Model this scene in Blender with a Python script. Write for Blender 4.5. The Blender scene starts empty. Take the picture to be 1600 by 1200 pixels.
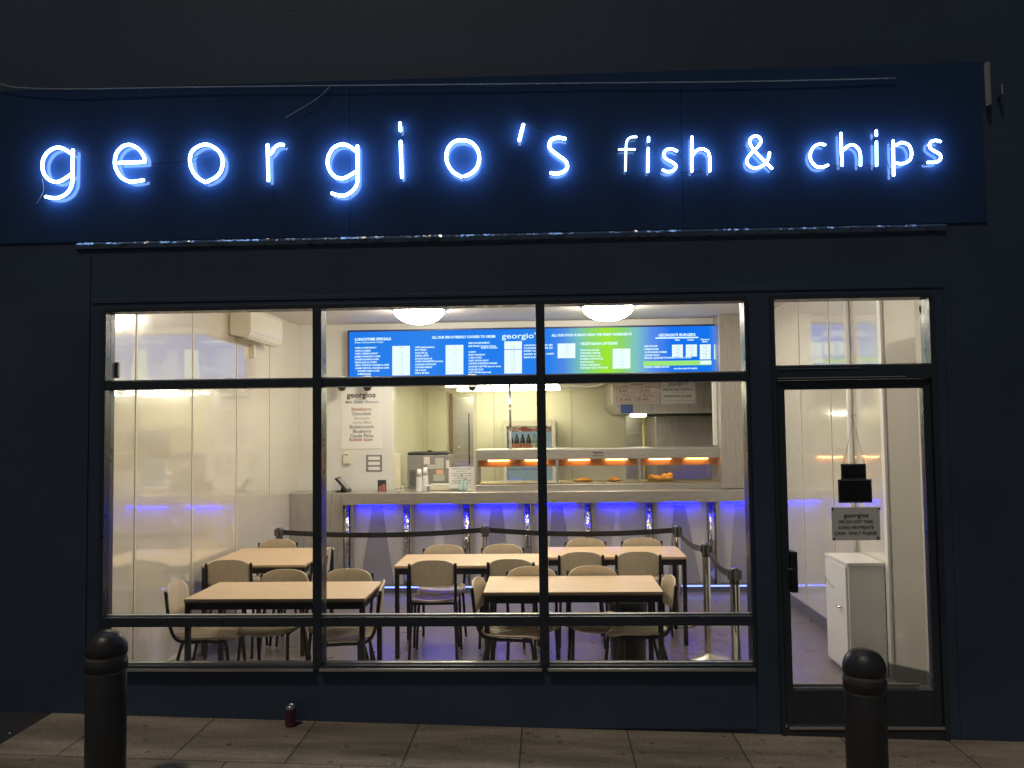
import bpy, bmesh, math, random
from mathutils import Vector, Matrix
random.seed(7)
C = bpy.context.scene.collection
S = bpy.context.scene
R = math.radians
PI = math.pi

# ------------------------------------------------------------------ camera
F = 1300.0                        # focal length in photo pixels (1600 wide)
CAM = Vector((0.0, -5.06, 1.85))
yc = Vector((54, -65, -F)).normalized()          # world +Y seen from the camera
zc = Vector((-0.0145, 1.0, 0.0)); zc = (zc - yc * zc.dot(yc)).normalized()
xc = yc.cross(zc)
ROT = Matrix((xc, yc, zc))                        # camera vector -> world vector
cd = bpy.data.cameras.new('camera'); cam = bpy.data.objects.new('camera', cd); C.objects.link(cam)
cd.sensor_width = 36; cd.lens = F / 1600 * 36; cd.clip_end = 500
cam.matrix_world = Matrix.Translation(CAM) @ ROT.to_4x4()
S.camera = cam

def P(px, py, Y):
    """world point at depth plane Y lying behind a photo pixel"""
    d = ROT @ Vector((px - 800, 600 - py, -F))
    t = (Y - CAM.y) / d.y
    return CAM + d * t
def PX(px, py, Y): return P(px, py, Y).x
def PZ(px, py, Y): return P(px, py, Y).z

# ------------------------------------------------------------------ world, sun, exposure
W = bpy.data.worlds.new('World'); S.world = W; W.use_nodes = True
nt = W.node_tree; nt.nodes.clear()
sky = nt.nodes.new('ShaderNodeTexSky'); sky.sky_type = 'NISHITA'; sky.sun_disc = False
sky.sun_elevation = R(52); sky.sun_rotation = R(200)
bg = nt.nodes.new('ShaderNodeBackground'); bg.inputs[1].default_value = 0.013
wo = nt.nodes.new('ShaderNodeOutputWorld')
nt.links.new(sky.outputs[0], bg.inputs[0]); nt.links.new(bg.outputs[0], wo.inputs[0])
sd = bpy.data.lights.new('sun', 'SUN'); sd.energy = 0.72; sd.angle = R(4); sd.color = (1.0, 0.84, 0.66)
sun = bpy.data.objects.new('sun', sd); C.objects.link(sun)
sun.rotation_euler = Vector((0.20, 0.40, -0.89)).to_track_quat('-Z', 'Y').to_euler()
S.view_settings.view_transform = 'Standard'; S.view_settings.look = 'None'
S.view_settings.exposure = 0; S.view_settings.gamma = 1
S.render.engine = 'CYCLES'
cy = S.cycles
cy.use_denoising = True
try: cy.denoiser = 'OPENIMAGEDENOISE'
except Exception: pass
cy.max_bounces = 10; cy.diffuse_bounces = 5; cy.glossy_bounces = 5; cy.transparent_max_bounces = 16
cy.sample_clamp_indirect = 6; cy.caustics_reflective = False; cy.caustics_refractive = False

# ------------------------------------------------------------------ materials
def mat(name, col, rough=.5, metal=0., spec=.5, coat=0., noise=None, bump=None, colvar=None):
    m = bpy.data.materials.new(name); m.use_nodes = True
    n = m.node_tree; b = n.nodes['Principled BSDF']
    b.inputs['Base Color'].default_value = (*col, 1); b.inputs['Roughness'].default_value = rough
    b.inputs['Metallic'].default_value = metal; b.inputs['Specular IOR Level'].default_value = spec
    b.inputs['Coat Weight'].default_value = coat; b.inputs['Coat Roughness'].default_value = .04
    tc = n.nodes.new('ShaderNodeTexCoord')
    def ntex(scale, stretch=(1, 1, 1), detail=4):
        mp = n.nodes.new('ShaderNodeMapping'); mp.inputs['Scale'].default_value = stretch
        t = n.nodes.new('ShaderNodeTexNoise'); t.inputs['Scale'].default_value = scale; t.inputs['Detail'].default_value = detail
        n.links.new(tc.outputs['Object'], mp.inputs[0]); n.links.new(mp.outputs[0], t.inputs[0]); return t
    if colvar:           # (scale, stretch, colour2, lo, hi)
        t = ntex(colvar[0], colvar[1], 6)
        r = n.nodes.new('ShaderNodeMapRange'); r.inputs[1].default_value = colvar[3]; r.inputs[2].default_value = colvar[4]
        mx = n.nodes.new('ShaderNodeMix'); mx.data_type = 'RGBA'
        mx.inputs[6].default_value = (*col, 1); mx.inputs[7].default_value = (*colvar[2], 1)
        n.links.new(t.outputs[0], r.inputs[0]); n.links.new(r.outputs[0], mx.inputs[0]); n.links.new(mx.outputs[2], b.inputs['Base Color'])
    if noise:            # roughness variation (scale, stretch, lo, hi)
        t = ntex(noise[0], noise[1]); r = n.nodes.new('ShaderNodeMapRange')
        r.inputs[1].default_value = .3; r.inputs[2].default_value = .7
        r.inputs[3].default_value = noise[2]; r.inputs[4].default_value = noise[3]
        n.links.new(t.outputs[0], r.inputs[0]); n.links.new(r.outputs[0], b.inputs['Roughness'])
    if bump:             # (scale, stretch, strength, distance, detail)
        t = ntex(bump[0], bump[1], bump[4] if len(bump) > 4 else 2)
        bp = n.nodes.new('ShaderNodeBump'); bp.inputs['Strength'].default_value = bump[2]; bp.inputs['Distance'].default_value = bump[3]
        n.links.new(t.outputs[0], bp.inputs['Height']); n.links.new(bp.outputs[0], b.inputs['Normal'])
    return m
def emit(name, col, s):
    m = bpy.data.materials.new(name); m.use_nodes = True; n = m.node_tree; n.nodes.clear()
    e = n.nodes.new('ShaderNodeEmission'); e.inputs[0].default_value = (*col, 1); e.inputs[1].default_value = s
    o = n.nodes.new('ShaderNodeOutputMaterial'); n.links.new(e.outputs[0], o.inputs[0]); return m
def glass(name, tint=(.96, .98, .97), k=.045):
    m = bpy.data.materials.new(name); m.use_nodes = True; n = m.node_tree; n.nodes.clear()
    t = n.nodes.new('ShaderNodeBsdfTransparent'); t.inputs[0].default_value = (*tint, 1)
    g = n.nodes.new('ShaderNodeBsdfGlossy'); g.inputs['Roughness'].default_value = .01
    fr = n.nodes.new('ShaderNodeFresnel'); fr.inputs[0].default_value = 1.45
    x = n.nodes.new('ShaderNodeMixShader'); o = n.nodes.new('ShaderNodeOutputMaterial')
    n.links.new(fr.outputs[0], x.inputs[0]); n.links.new(t.outputs[0], x.inputs[1]); n.links.new(g.outputs[0], x.inputs[2])
    n.links.new(x.outputs[0], o.inputs[0]); return m

M = {}
M['render'] = mat('dark slate masonry paint', (.040, .066, .110), .5, bump=(60, (1, 1, 1), .35, .004, 6), colvar=(1.3, (1, 1, 1), (.029, .050, .088), .35, .7))
M['fascia'] = mat('glossy navy fascia panel', (.027, .056, .128), .08, coat=0, spec=.27, noise=(6, (1, 1, 1), .05, .13), bump=(3, (1, 1, 1), .04, .02), colvar=(2.2, (1, 1, .5), (.021, .045, .108), .35, .7))
M['frame'] = mat('anthracite painted aluminium', (.030, .038, .050), .32, noise=(12, (1, 1, 1), .25, .42))
M['alu'] = mat('bare aluminium bead', (.72, .70, .66), .3, 1., bump=(20, (.3, 1, 1), .2, .004))
M['chrome_trim'] = mat('polished ledge trim', (.06, .09, .14), .14, .1, bump=(9, (1, 1, 1), .8, .03), noise=(9, (1, 1, 1), .06, .25))
M['cladL'] = mat('cream gloss wall cladding', (.70, .635, .53), .16, spec=.5, coat=1, bump=(1.6, (1, 1.6, .8), .30, .03, 1))
M['cladL'].node_tree.nodes['Principled BSDF'].inputs['Coat IOR'].default_value = 2.1
M['cladL'].node_tree.nodes['Principled BSDF'].inputs['Coat Roughness'].default_value = .02
M['cladR'] = mat('pale gloss wall cladding', (.78, .76, .71), .15, spec=.7, coat=.6, bump=(.9, (1, 2.0, 1.0), .4, .03, 1))
M['cladR'] = mat('pale gloss wall cladding', (.70, .67, .61), .15, spec=.5, coat=1, bump=(.9, (1, 2.0, 1.0), .3, .03, 1))
M['cladR'].node_tree.nodes['Principled BSDF'].inputs['Coat IOR'].default_value = 1.8
for k_ in ('cladL', 'cladR'):      # gentle waviness of the mirror-like lacquer too
    n_ = M[k_].node_tree; b_ = n_.nodes['Principled BSDF']; tc_ = n_.nodes['Texture Coordinate']
    w_ = n_.nodes.new('ShaderNodeTexNoise'); w_.inputs['Scale'].default_value = 3.2; w_.inputs['Detail'].default_value = 1
    p_ = n_.nodes.new('ShaderNodeBump'); p_.inputs['Strength'].default_value = .22; p_.inputs['Distance'].default_value = .01
    n_.links.new(tc_.outputs['Object'], w_.inputs[0]); n_.links.new(w_.outputs[0], p_.inputs['Height']); n_.links.new(p_.outputs[0], b_.inputs['Coat Normal'])
M['trim_line'] = mat('cladding joint strip', (.60, .55, .46), .35)
M['whitewall'] = mat('white emulsion wall', (.74, .73, .70), .45, colvar=(1.5, (1, 1, 1), (.66, .645, .60), .4, .7))
M['cream'] = mat('cream kitchen cladding', (.74, .70, .54), .28, bump=(1, (1, 1, 1), .1, .02, 1), colvar=(1.1, (1, 1, 1), (.67, .63, .47), .35, .7))
M['ceil'] = mat('ceiling emulsion', (.78, .73, .69), .6)
M['floor'] = mat('grey vinyl floor', (.185, .155, .14), .3, noise=(3, (1, 1, 1), .26, .33), colvar=(90, (1, 1, 1), (.12, .105, .10), .4, .65))
M['skirt'] = mat('dark coved skirting', (.12, .12, .125), .35)
M['pave'] = None
M['wood'] = mat('beech laminate', (.68, .50, .325), .42, colvar=(5, (1, 9, 9), (.60, .42, .26), .35, .7))
M['ply'] = mat('varnished beech plywood', (.64, .53, .38), .42, colvar=(6, (8, 1.2, 1), (.56, .455, .315), .35, .7))
M['edge'] = mat('dark table edging', (.20, .14, .09), .4)
M['black'] = mat('black powder coated steel', (.012, .012, .014), .38)
M['blackp'] = mat('black plastic', (.018, .018, .02), .42)
M['steel'] = mat('brushed stainless steel', (.54, .51, .46), .34, .75, noise=(40, (.05, 1, 6), .26, .36), bump=(3, (1, 1, .2), .06, .02, 1))
M['steelw'] = mat('rippled stainless steel', (.50, .47, .43), .3, .6, bump=(3.0, (1.2, 1, .35), .12, .03, 1), noise=(60, (4, 1, .05), .26, .33))
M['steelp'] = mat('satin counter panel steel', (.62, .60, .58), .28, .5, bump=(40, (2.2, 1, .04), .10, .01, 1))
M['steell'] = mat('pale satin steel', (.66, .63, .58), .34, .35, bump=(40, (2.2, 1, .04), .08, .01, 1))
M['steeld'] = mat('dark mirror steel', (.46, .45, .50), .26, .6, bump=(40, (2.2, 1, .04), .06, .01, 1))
M['hammer'] = mat('hammered chrome foil', (.55, .54, .52), .12, 1., bump=(22, (1, 1, .55), .9, .03, 2))
M['chrome'] = mat('polished chrome', (.78, .76, .72), .08, 1.)
M['white'] = mat('white plastic', (.80, .79, .76), .3)
M['paper'] = mat('white paper', (.76, .74, .70), .6)
M['paperp'] = mat('pink tinted paper', (.74, .62, .56), .6)
M['papero'] = mat('orange note paper', (.78, .40, .25), .6)
M['greypl'] = mat('grey machine casing', (.25, .235, .22), .4)
M['ink'] = mat('dark ink', (.03, .03, .04), .6)
M['inkr'] = mat('faded red ink', (.42, .16, .13), .6)
M['inkg'] = mat('faded grey ink', (.22, .22, .22), .6)
M['inkp'] = mat('faded pale ink', (.48, .47, .40), .6)
M['inkb'] = mat('faded blue ink', (.10, .14, .24), .6)
M['glass'] = glass('window glass')
M['glass2'] = glass('cabinet glass', (.97, .96, .94))
M['acw'] = mat('aged white appliance plastic', (.74, .68, .56), .25, coat=.3)
M['bollard'] = mat('black painted cast iron', (.030, .029, .028), .38, bump=(45, (1, 1, 1), .25, .003, 3), noise=(9, (1, 1, 1), .28, .5))
M['band'] = mat('worn reflective band', (.14, .13, .11), .45)
M['wire'] = mat('grey cable sheath', (.30, .30, .28), .5)
M['wireb'] = mat('black cable sheath', (.01, .01, .012), .5)
M['neon'] = emit('cold white neon tube', (.30, .52, 1.0), 27)
M['neon2'] = emit('dimmer cold white neon tube', (.38, .62, 1.0), 9)
M['lamp'] = emit('opal lamp bowl glowing', (1.0, .885, .73), 58)
M['lamp_fill'] = emit('added front fill bowl glowing', (1.0, .90, .76), 42)  # glow of the two added front domes
M['tube'] = emit('fluorescent tube glowing', (1.0, .94, .66), 40)
M['led'] = emit('blue led bar glowing', (.0002, .0009, 1.0), 105)
M['led2'] = emit('pale blue led strip glowing', (.18, .25, 1.0), 4)
M['heat'] = emit('orange heat lamp glowing', (1.0, .47, .13), 30)
M['food'] = mat('golden batter', (.80, .52, .16), .5, bump=(30, (1, 1, 1), .8, .02, 3))
M['tray'] = mat('warm tray steel', (.8, .72, .55), .3, 1.)
M['can'] = mat('purple drinks can', (.09, .02, .05), .3, colvar=(14, (1, 1, 1), (.22, .05, .06), .5, .6))
M['bottle'] = mat('dark cola bottle', (.03, .012, .01), .08, coat=.6)
M['blabel'] = mat('orange bottle label', (.75, .25, .10), .4)
M['ylabel'] = mat('lime yellow bottle', (.55, .75, .05), .3)
M['clearb'] = mat('clear pale bottle', (.45, .60, .55), .12)
M['fridgein'] = emit('lit fridge interior', (.62, .80, .82), .42)
M['wtext'] = emit('white backlit lettering', (.72, .95, 1.0), 1.25)
M['wprice'] = emit('white backlit price panels', (.86, 1.0, 1.0), 1.15)
M['gtext'] = emit('green backlit strip', (.42, .95, .22), .95)
M['itext'] = mat('price numerals', (.25, .45, .45), .5)
M['bfilm'] = mat('blue protective film', (.07, .14, .42), .3)
M['signback'] = mat('black sign board', (.012, .016, .014), .5)
M['tarmac'] = mat('dark tarmac', (.03, .03, .032), .8, bump=(90, (1, 1, 1), .6, .006, 5))
M['kerb'] = mat('granite kerb', (.20, .19, .18), .7, bump=(60, (1, 1, 1), .4, .004, 5))

# paving slabs with procedural joints
m = bpy.data.materials.new('concrete paving slabs'); m.use_nodes = True; n = m.node_tree; b = n.nodes['Principled BSDF']
tc = n.nodes.new('ShaderNodeTexCoord'); mp = n.nodes.new('ShaderNodeMapping'); mp.inputs['Location'].default_value = (.17, 0, 0)
mp.inputs['Rotation'].default_value = (0, 0, 0)
br = n.nodes.new('ShaderNodeTexBrick'); br.offset = .5; br.inputs['Scale'].default_value = 1.0
br.inputs['Brick Width'].default_value = .62; br.inputs['Row Height'].default_value = .62; br.inputs['Mortar Size'].default_value = .006
br.inputs['Mortar Smooth'].default_value = .6
br.inputs['Color1'].default_value = (.235, .20, .15, 1); br.inputs['Color2'].default_value = (.30, .255, .19, 1); br.inputs['Mortar'].default_value = (.09, .078, .06, 1)
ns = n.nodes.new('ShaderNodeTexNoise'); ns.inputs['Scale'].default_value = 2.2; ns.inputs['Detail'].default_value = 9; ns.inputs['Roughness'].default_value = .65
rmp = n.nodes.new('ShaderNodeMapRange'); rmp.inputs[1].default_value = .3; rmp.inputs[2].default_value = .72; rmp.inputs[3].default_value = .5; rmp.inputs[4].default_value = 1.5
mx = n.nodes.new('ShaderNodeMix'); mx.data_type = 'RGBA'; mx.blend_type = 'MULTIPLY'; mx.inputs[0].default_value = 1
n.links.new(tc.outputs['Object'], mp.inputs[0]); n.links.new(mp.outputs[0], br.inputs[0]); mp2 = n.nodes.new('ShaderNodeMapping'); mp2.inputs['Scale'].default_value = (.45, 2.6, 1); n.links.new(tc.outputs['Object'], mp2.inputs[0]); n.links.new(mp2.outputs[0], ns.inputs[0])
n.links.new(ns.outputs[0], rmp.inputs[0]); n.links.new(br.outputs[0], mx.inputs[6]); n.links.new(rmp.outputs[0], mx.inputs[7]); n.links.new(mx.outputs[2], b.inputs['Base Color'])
n2 = n.nodes.new('ShaderNodeTexNoise'); n2.inputs['Scale'].default_value = 55; n2.inputs['Detail'].default_value = 8
ad = n.nodes.new('ShaderNodeMath'); ad.operation = 'SUBTRACT'; n2.inputs['Roughness'].default_value = .7; n.links.new(n2.outputs[0], ad.inputs[0]); n.links.new(br.outputs[1], ad.inputs[1])
bp = n.nodes.new('ShaderNodeBump'); bp.inputs['Strength'].default_value = .7; bp.inputs['Distance'].default_value = .006
n.links.new(tc.outputs['Object'], n2.inputs[0]); n.links.new(ad.outputs[0], bp.inputs['Height']); n.links.new(bp.outputs[0], b.inputs['Normal'])
vo = n.nodes.new('ShaderNodeTexVoronoi'); vo.inputs['Scale'].default_value = 7; n.links.new(tc.outputs['Object'], vo.inputs[0])
vr = n.nodes.new('ShaderNodeMapRange'); vr.inputs[1].default_value = .10; vr.inputs[2].default_value = .14; vr.inputs[3].default_value = .55; vr.inputs[4].default_value = 1.0
n.links.new(vo.outputs['Distance'], vr.inputs[0])
mg = n.nodes.new('ShaderNodeMix'); mg.data_type = 'RGBA'; mg.blend_type = 'MULTIPLY'; mg.inputs[0].default_value = 1
n.links.new(mx.outputs[2], mg.inputs[6]); n.links.new(vr.outputs[0], mg.inputs[7])
n3 = n.nodes.new('ShaderNodeTexNoise'); n3.inputs['Scale'].default_value = 120; n3.inputs['Detail'].default_value = 3; n.links.new(tc.outputs['Object'], n3.inputs[0])
gr = n.nodes.new('ShaderNodeMapRange'); gr.inputs[1].default_value = .35; gr.inputs[2].default_value = .68; gr.inputs[3].default_value = .72; gr.inputs[4].default_value = 1.35; n.links.new(n3.outputs[0], gr.inputs[0])
mh = n.nodes.new('ShaderNodeMix'); mh.data_type = 'RGBA'; mh.blend_type = 'MULTIPLY'; mh.inputs[0].default_value = 1
n.links.new(mg.outputs[2], mh.inputs[6]); n.links.new(gr.outputs[0], mh.inputs[7]); n.links.new(mh.outputs[2], b.inputs['Base Color'])
b.inputs['Roughness'].default_value = .72
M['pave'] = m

# ------------------------------------------------------------------ helpers
def tag(o, label=None, cat=None, group=None, kind=None):
    if label: o['label'] = label
    if cat: o['category'] = cat
    if group: o['group'] = group
    if kind: o['kind'] = kind
    return o
def empty(name, loc=(0, 0, 0), label=None, cat=None, group=None):
    o = bpy.data.objects.new(name, None); C.objects.link(o); o.location = loc; o.empty_display_size = .1
    return tag(o, label, cat, group)
def wloc(p):
    v = Vector((0, 0, 0))
    while p is not None: v += p.location; p = p.parent
    return v
class MB:
    def __init__(s): s.bm = bmesh.new()
    def box(s, x0, x1, y0, y1, z0, z1, bev=0.0, rot=None, c=None):
        b2 = bmesh.new(); bmesh.ops.create_cube(b2, size=1)
        for v in b2.verts:
            v.co = Vector(((x0 + x1) / 2 + v.co.x * (x1 - x0), (y0 + y1) / 2 + v.co.y * (y1 - y0), (z0 + z1) / 2 + v.co.z * (z1 - z0)))
        if bev: bmesh.ops.bevel(b2, geom=b2.edges[:], offset=bev, segments=2, affect='EDGES', profile=.6)
        if rot is not None:
            cc = Vector(c) if c else Vector(((x0 + x1) / 2, (y0 + y1) / 2, (z0 + z1) / 2))
            bmesh.ops.transform(b2, matrix=Matrix.Translation(cc) @ rot @ Matrix.Translation(-cc), verts=b2.verts[:])
        s.merge(b2); return s
    def merge(s, b2):
        me = bpy.data.meshes.new('t'); b2.to_mesh(me); b2.free(); s.bm.from_mesh(me); bpy.data.meshes.remove(me)
    def tube(s, pts, r, n=8, closed=False, cap=True, rr=None):
        pts = [Vector(p) for p in pts]; rings = []; N = len(pts)
        up = None
        for i, p in enumerate(pts):
            if closed: t = pts[(i + 1) % N] - pts[i - 1]
            else: t = pts[min(i + 1, N - 1)] - pts[max(i - 1, 0)]
            t.normalize()
            if up is None:
                up = Vector((0, 1, 0)) if abs(t.y) < .9 else Vector((1, 0, 0))
            u = (up - t * up.dot(t)).normalized(); up = u; w = t.cross(u)
            ri = rr[i] if rr else r
            rings.append([s.bm.verts.new(p + (u * math.cos(2 * PI * k / n) + w * math.sin(2 * PI * k / n)) * ri) for k in range(n)])
        for i in range(N - (0 if closed else 1)):
            a = rings[i]; b = rings[(i + 1) % N]
            for k in range(n): s.bm.faces.new((a[k], a[(k + 1) % n], b[(k + 1) % n], b[k])).smooth = True
        if cap and not closed:
            s.bm.faces.new(rings[0][::-1]); s.bm.faces.new(rings[-1])
        return s
    def lathe(s, prof, c, n=32, close=False):
        c = Vector(c); rings = []
        for (r, z) in prof:
            if r < 1e-5: rings.append([s.bm.verts.new(c + Vector((0, 0, z)))])
            else: rings.append([s.bm.verts.new(c + Vector((r * math.cos(2 * PI * k / n), r * math.sin(2 * PI * k / n), z))) for k in range(n)])
        for a, b in zip(rings, rings[1:]):
            for k in range(n):
                k2 = (k + 1) % n
                if len(a) == 1: f = (a[0], b[k2], b[k])
                elif len(b) == 1: f = (a[k], a[k2], b[0])
                else: f = (a[k], a[k2], b[k2], b[k])
                s.bm.faces.new(f).smooth = True
        return s
    def prism(s, poly, axis, a, b):
        """poly of 2-D points extruded along axis ('x','y','z') from a to b"""
        def mk(p, t):
            return {'x': (t, p[0], p[1]), 'y': (p[0], t, p[1]), 'z': (p[0], p[1], t)}[axis]
        A = [s.bm.verts.new(mk(p, a)) for p in poly]; B = [s.bm.verts.new(mk(p, b)) for p in poly]
        s.bm.faces.new(A); s.bm.faces.new(B[::-1]); k = len(poly)
        for i in range(k): s.bm.faces.new((A[i], B[i], B[(i + 1) % k], A[(i + 1) % k]))
        return s
    def sheet(s, fn, nu, nv, th, off):
        """curved sheet fn(u,v)->Vector, thickened along off by th"""
        top = [[s.bm.verts.new(fn(u / nu * 2 - 1, v / nv * 2 - 1)) for u in range(nu + 1)] for v in range(nv + 1)]
        o = Vector(off) * th
        bot = [[s.bm.verts.new(vv.co + o) for vv in row] for row in top]
        for v in range(nv):
            for u in range(nu):
                s.bm.faces.new((top[v][u], top[v][u + 1], top[v + 1][u + 1], top[v + 1][u])).smooth = True
                s.bm.faces.new((bot[v][u], bot[v + 1][u], bot[v + 1][u + 1], bot[v][u + 1])).smooth = True
        def side(a, b): 
            for i in range(len(a) - 1): s.bm.faces.new((a[i], a[i + 1], b[i + 1], b[i]))
        side(top[0], bot[0]); side(top[-1], bot[-1])
        side([r[0] for r in top], [r[0] for r in bot]); side([r[-1] for r in top], [r[-1] for r in bot])
        return s
    def build(s, name, m, parent=None, bev=0, local=False):
        bmesh.ops.recalc_face_normals(s.bm, faces=s.bm.faces[:])
        if parent is not None and not local:
            bmesh.ops.translate(s.bm, verts=s.bm.verts[:], vec=-wloc(parent))
        me = bpy.data.meshes.new(name); s.bm.to_mesh(me); s.bm.free()
        me.materials.append(m)
        o = bpy.data.objects.new(name, me); C.objects.link(o); o.parent = parent
        return o
def box(name, m, parent, x0, x1, y0, y1, z0, z1, bev=0):
    return MB().box(x0, x1, y0, y1, z0, z1, bev).build(name, m, parent)
def struct(name, o): return tag(o, kind='structure')
def cr(pts, n=6, closed=False):
    pts = [Vector(p) for p in pts]; out = []; N = len(pts)
    rng = range(N if closed else N - 1)
    for i in rng:
        if closed: p0, p1, p2, p3 = pts[i - 1], pts[i], pts[(i + 1) % N], pts[(i + 2) % N]
        else: p0, p1, p2, p3 = pts[max(i - 1, 0)], pts[i], pts[i + 1], pts[min(i + 2, N - 1)]
        for k in range(n):
            t = k / n
            out.append(.5 * ((2 * p1) + (p2 - p0) * t + (2 * p0 - 5 * p1 + 4 * p2 - p3) * t * t + (3 * p1 - p0 - 3 * p2 + p3) * t ** 3))
    if not closed: out.append(pts[-1])
    return out
_tc = {}
def text_mb(items):
    """items: (body, pos(Vector world, text centre-left/centre), cap height, width or None, align, bold, shear) lying in an XZ plane facing -Y"""
    mb = MB()
    for (body, pos, cap, width, align, bold, shear) in items:
        cu = bpy.data.curves.new('t', 'FONT'); cu.body = body; cu.size = cap / .70; cu.align_x = align; cu.align_y = 'CENTER'
        cu.offset = bold * cap; cu.shear = shear; cu.resolution_u = 2; cu.extrude = 0.0006
        ob = bpy.data.objects.new('t', cu); C.objects.link(ob)
        bpy.context.view_layer.update()
        me = bpy.data.meshes.new_from_object(ob.evaluated_get(bpy.context.evaluated_depsgraph_get()))
        b2 = bmesh.new(); b2.from_mesh(me)
        if len(b2.verts):
            xs = [v.co.x for v in b2.verts]; w = max(xs) - min(xs); k = (width / w) if width else 1
            for v in b2.verts: v.co = Vector((pos[0] + v.co.x * k, pos[1] - v.co.z, pos[2] + v.co.y))
        mb.merge(b2)
        bpy.data.objects.remove(ob); bpy.data.curves.remove(cu); bpy.data.meshes.remove(me)
    return mb

# ------------------------------------------------------------------ ground
def gz(x, y): return .053 - .027 * x + .012 * y           # pavement falls to the right and to the kerb
def quadsheet(name, m, x0, x1, y0, y1, dz, nx=24):
    mb = MB(); v = {}
    for i in range(nx + 1):
        for j in range(2):
            x = x0 + (x1 - x0) * i / nx; y = (y0, y1)[j]; xx = max(-12, min(12, x))
            v[i, j] = mb.bm.verts.new((x, y, gz(xx, max(y, -8)) + dz))
    for i in range(nx): mb.bm.faces.new((v[i, 0], v[i + 1, 0], v[i + 1, 1], v[i, 1]))
    return mb.build(name, m)
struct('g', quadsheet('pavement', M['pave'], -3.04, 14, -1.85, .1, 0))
struct('g', quadsheet('pavement_side', M['tarmac'], -14, -3.04, -1.85, .1, -.004))
struct('g', quadsheet('road', M['tarmac'], -60, 60, -60, -2.0, -.12, 120))
mb = MB()
for i in range(30):
    x = -14 + i * .93; mb.box(x, x + .92, -2.0, -1.855, gz(x, -1.9) - .3, gz(x + .46, -1.9) + .002, .01)
struct('g', mb.build('kerb', M['kerb']))

# ------------------------------------------------------------------ shop front masonry
WX0, WX1, WZ0, WZ1 = -2.725, 1.197, .424, 2.587       # window opening
DX0, DX1, DZ1 = 1.376, 2.290, 2.590                   # door opening
front = empty('shop_front', (0, 0, 0), 'dark slate painted shop front wall with a glossy navy fascia', 'shop front')
mb = MB()
for a in ((-7, WX0 - .03, -.6, 6.5), (DX1 + .03, 7, -.6, 6.5), (WX0 - .03, DX1 + .03, WZ1 + .03, 6.5),
          (WX1 + .02, DX0 - .02, -.6, WZ1 + .03), (WX0 - .03, WX1 + .02, -.6, WZ0 - .03)):
    mb.box(a[0], a[1], 0, .095, a[2], a[3])
mb.box(WX0 - .03, WX1 + .02, -.012, 0, .05, WZ0 - .035, .004)      # plinth board
mb.box(WX0 - .1, DX1 + .1, -.006, 0, WZ1 + .06, WZ1 + .085, .002)   # thin head trim line
mb.box(DX1 + .1, DX1 + .13, -.007, 0, -.1, 2.7, .003)
mb.box(-2.87, -2.84, -.007, 0, .1, 2.95, .003)
mb.build('wall', M['render'], front)
fz0, fz1 = 3.035, 4.02
mb = MB()
for a, b_ in ((-3.9, -1.2), (-1.198, .85), (.852, 2.66)): mb.box(a, b_, -.008, 0, fz0, fz1, .002)
mb.build('fascia_panel', M['fascia'], front)
# bevelled ledge under the fascia, made of butted lengths
mb = MB(); x = -2.93
for L in (.58, .62, .50, .66, .55, .6, .62, .58, .64):
    x1 = min(x + L, 2.50)
    mb.prism([(-.001, 3.0345), (-.005, 3.0345), (-.0155, 3.018), (-.014, 2.992), (-.001, 2.980)], 'x', x, x1 - .003); x = x1
mb.build('ledge_trim', M['chrome_trim'], front)
mb = MB(); mb.tube(cr([P(0, 131, -.03), P(30, 137, -.03), P(120, 139, -.035), P(300, 136, -.03), P(500, 134, -.03), P(690, 132, -.03), P(900, 130, -.028), P(1180, 127, -.028), P(1400, 122, -.025)], 8), .0035, 6)
tag(mb.build('cable', M['wire']), 'long thin pale cable running level along the fascia above the neon letters', 'cable')
mb = MB(); mb.tube(cr([P(445, 184, -.03), P(478, 165, -.03), P(500, 150, -.032), P(516, 134, -.03)], 6), .0018, 5)
tag(mb.build('cable', M['wire']), 'short thin cable slanting down above the second letter g', 'cable')
o = empty('wall_bracket', P(1540, 165, -.02), 'grey metal bracket on the fascia end beyond the neon letters', 'bracket')
a = P(1534, 102, 0); b_ = P(1543, 168, 0)
MB().box(a.x, b_.x, -.05, -.022, b_.z, a.z, .004).build('bracket_plate', M['wire'], o)
a = P(1556, 137, 0); b_ = P(1559.5, 154, 0)
MB().box(a.x, b_.x, -.06, -.0, b_.z, a.z, .003).build('bracket_clip', M['alu'], o)

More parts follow.
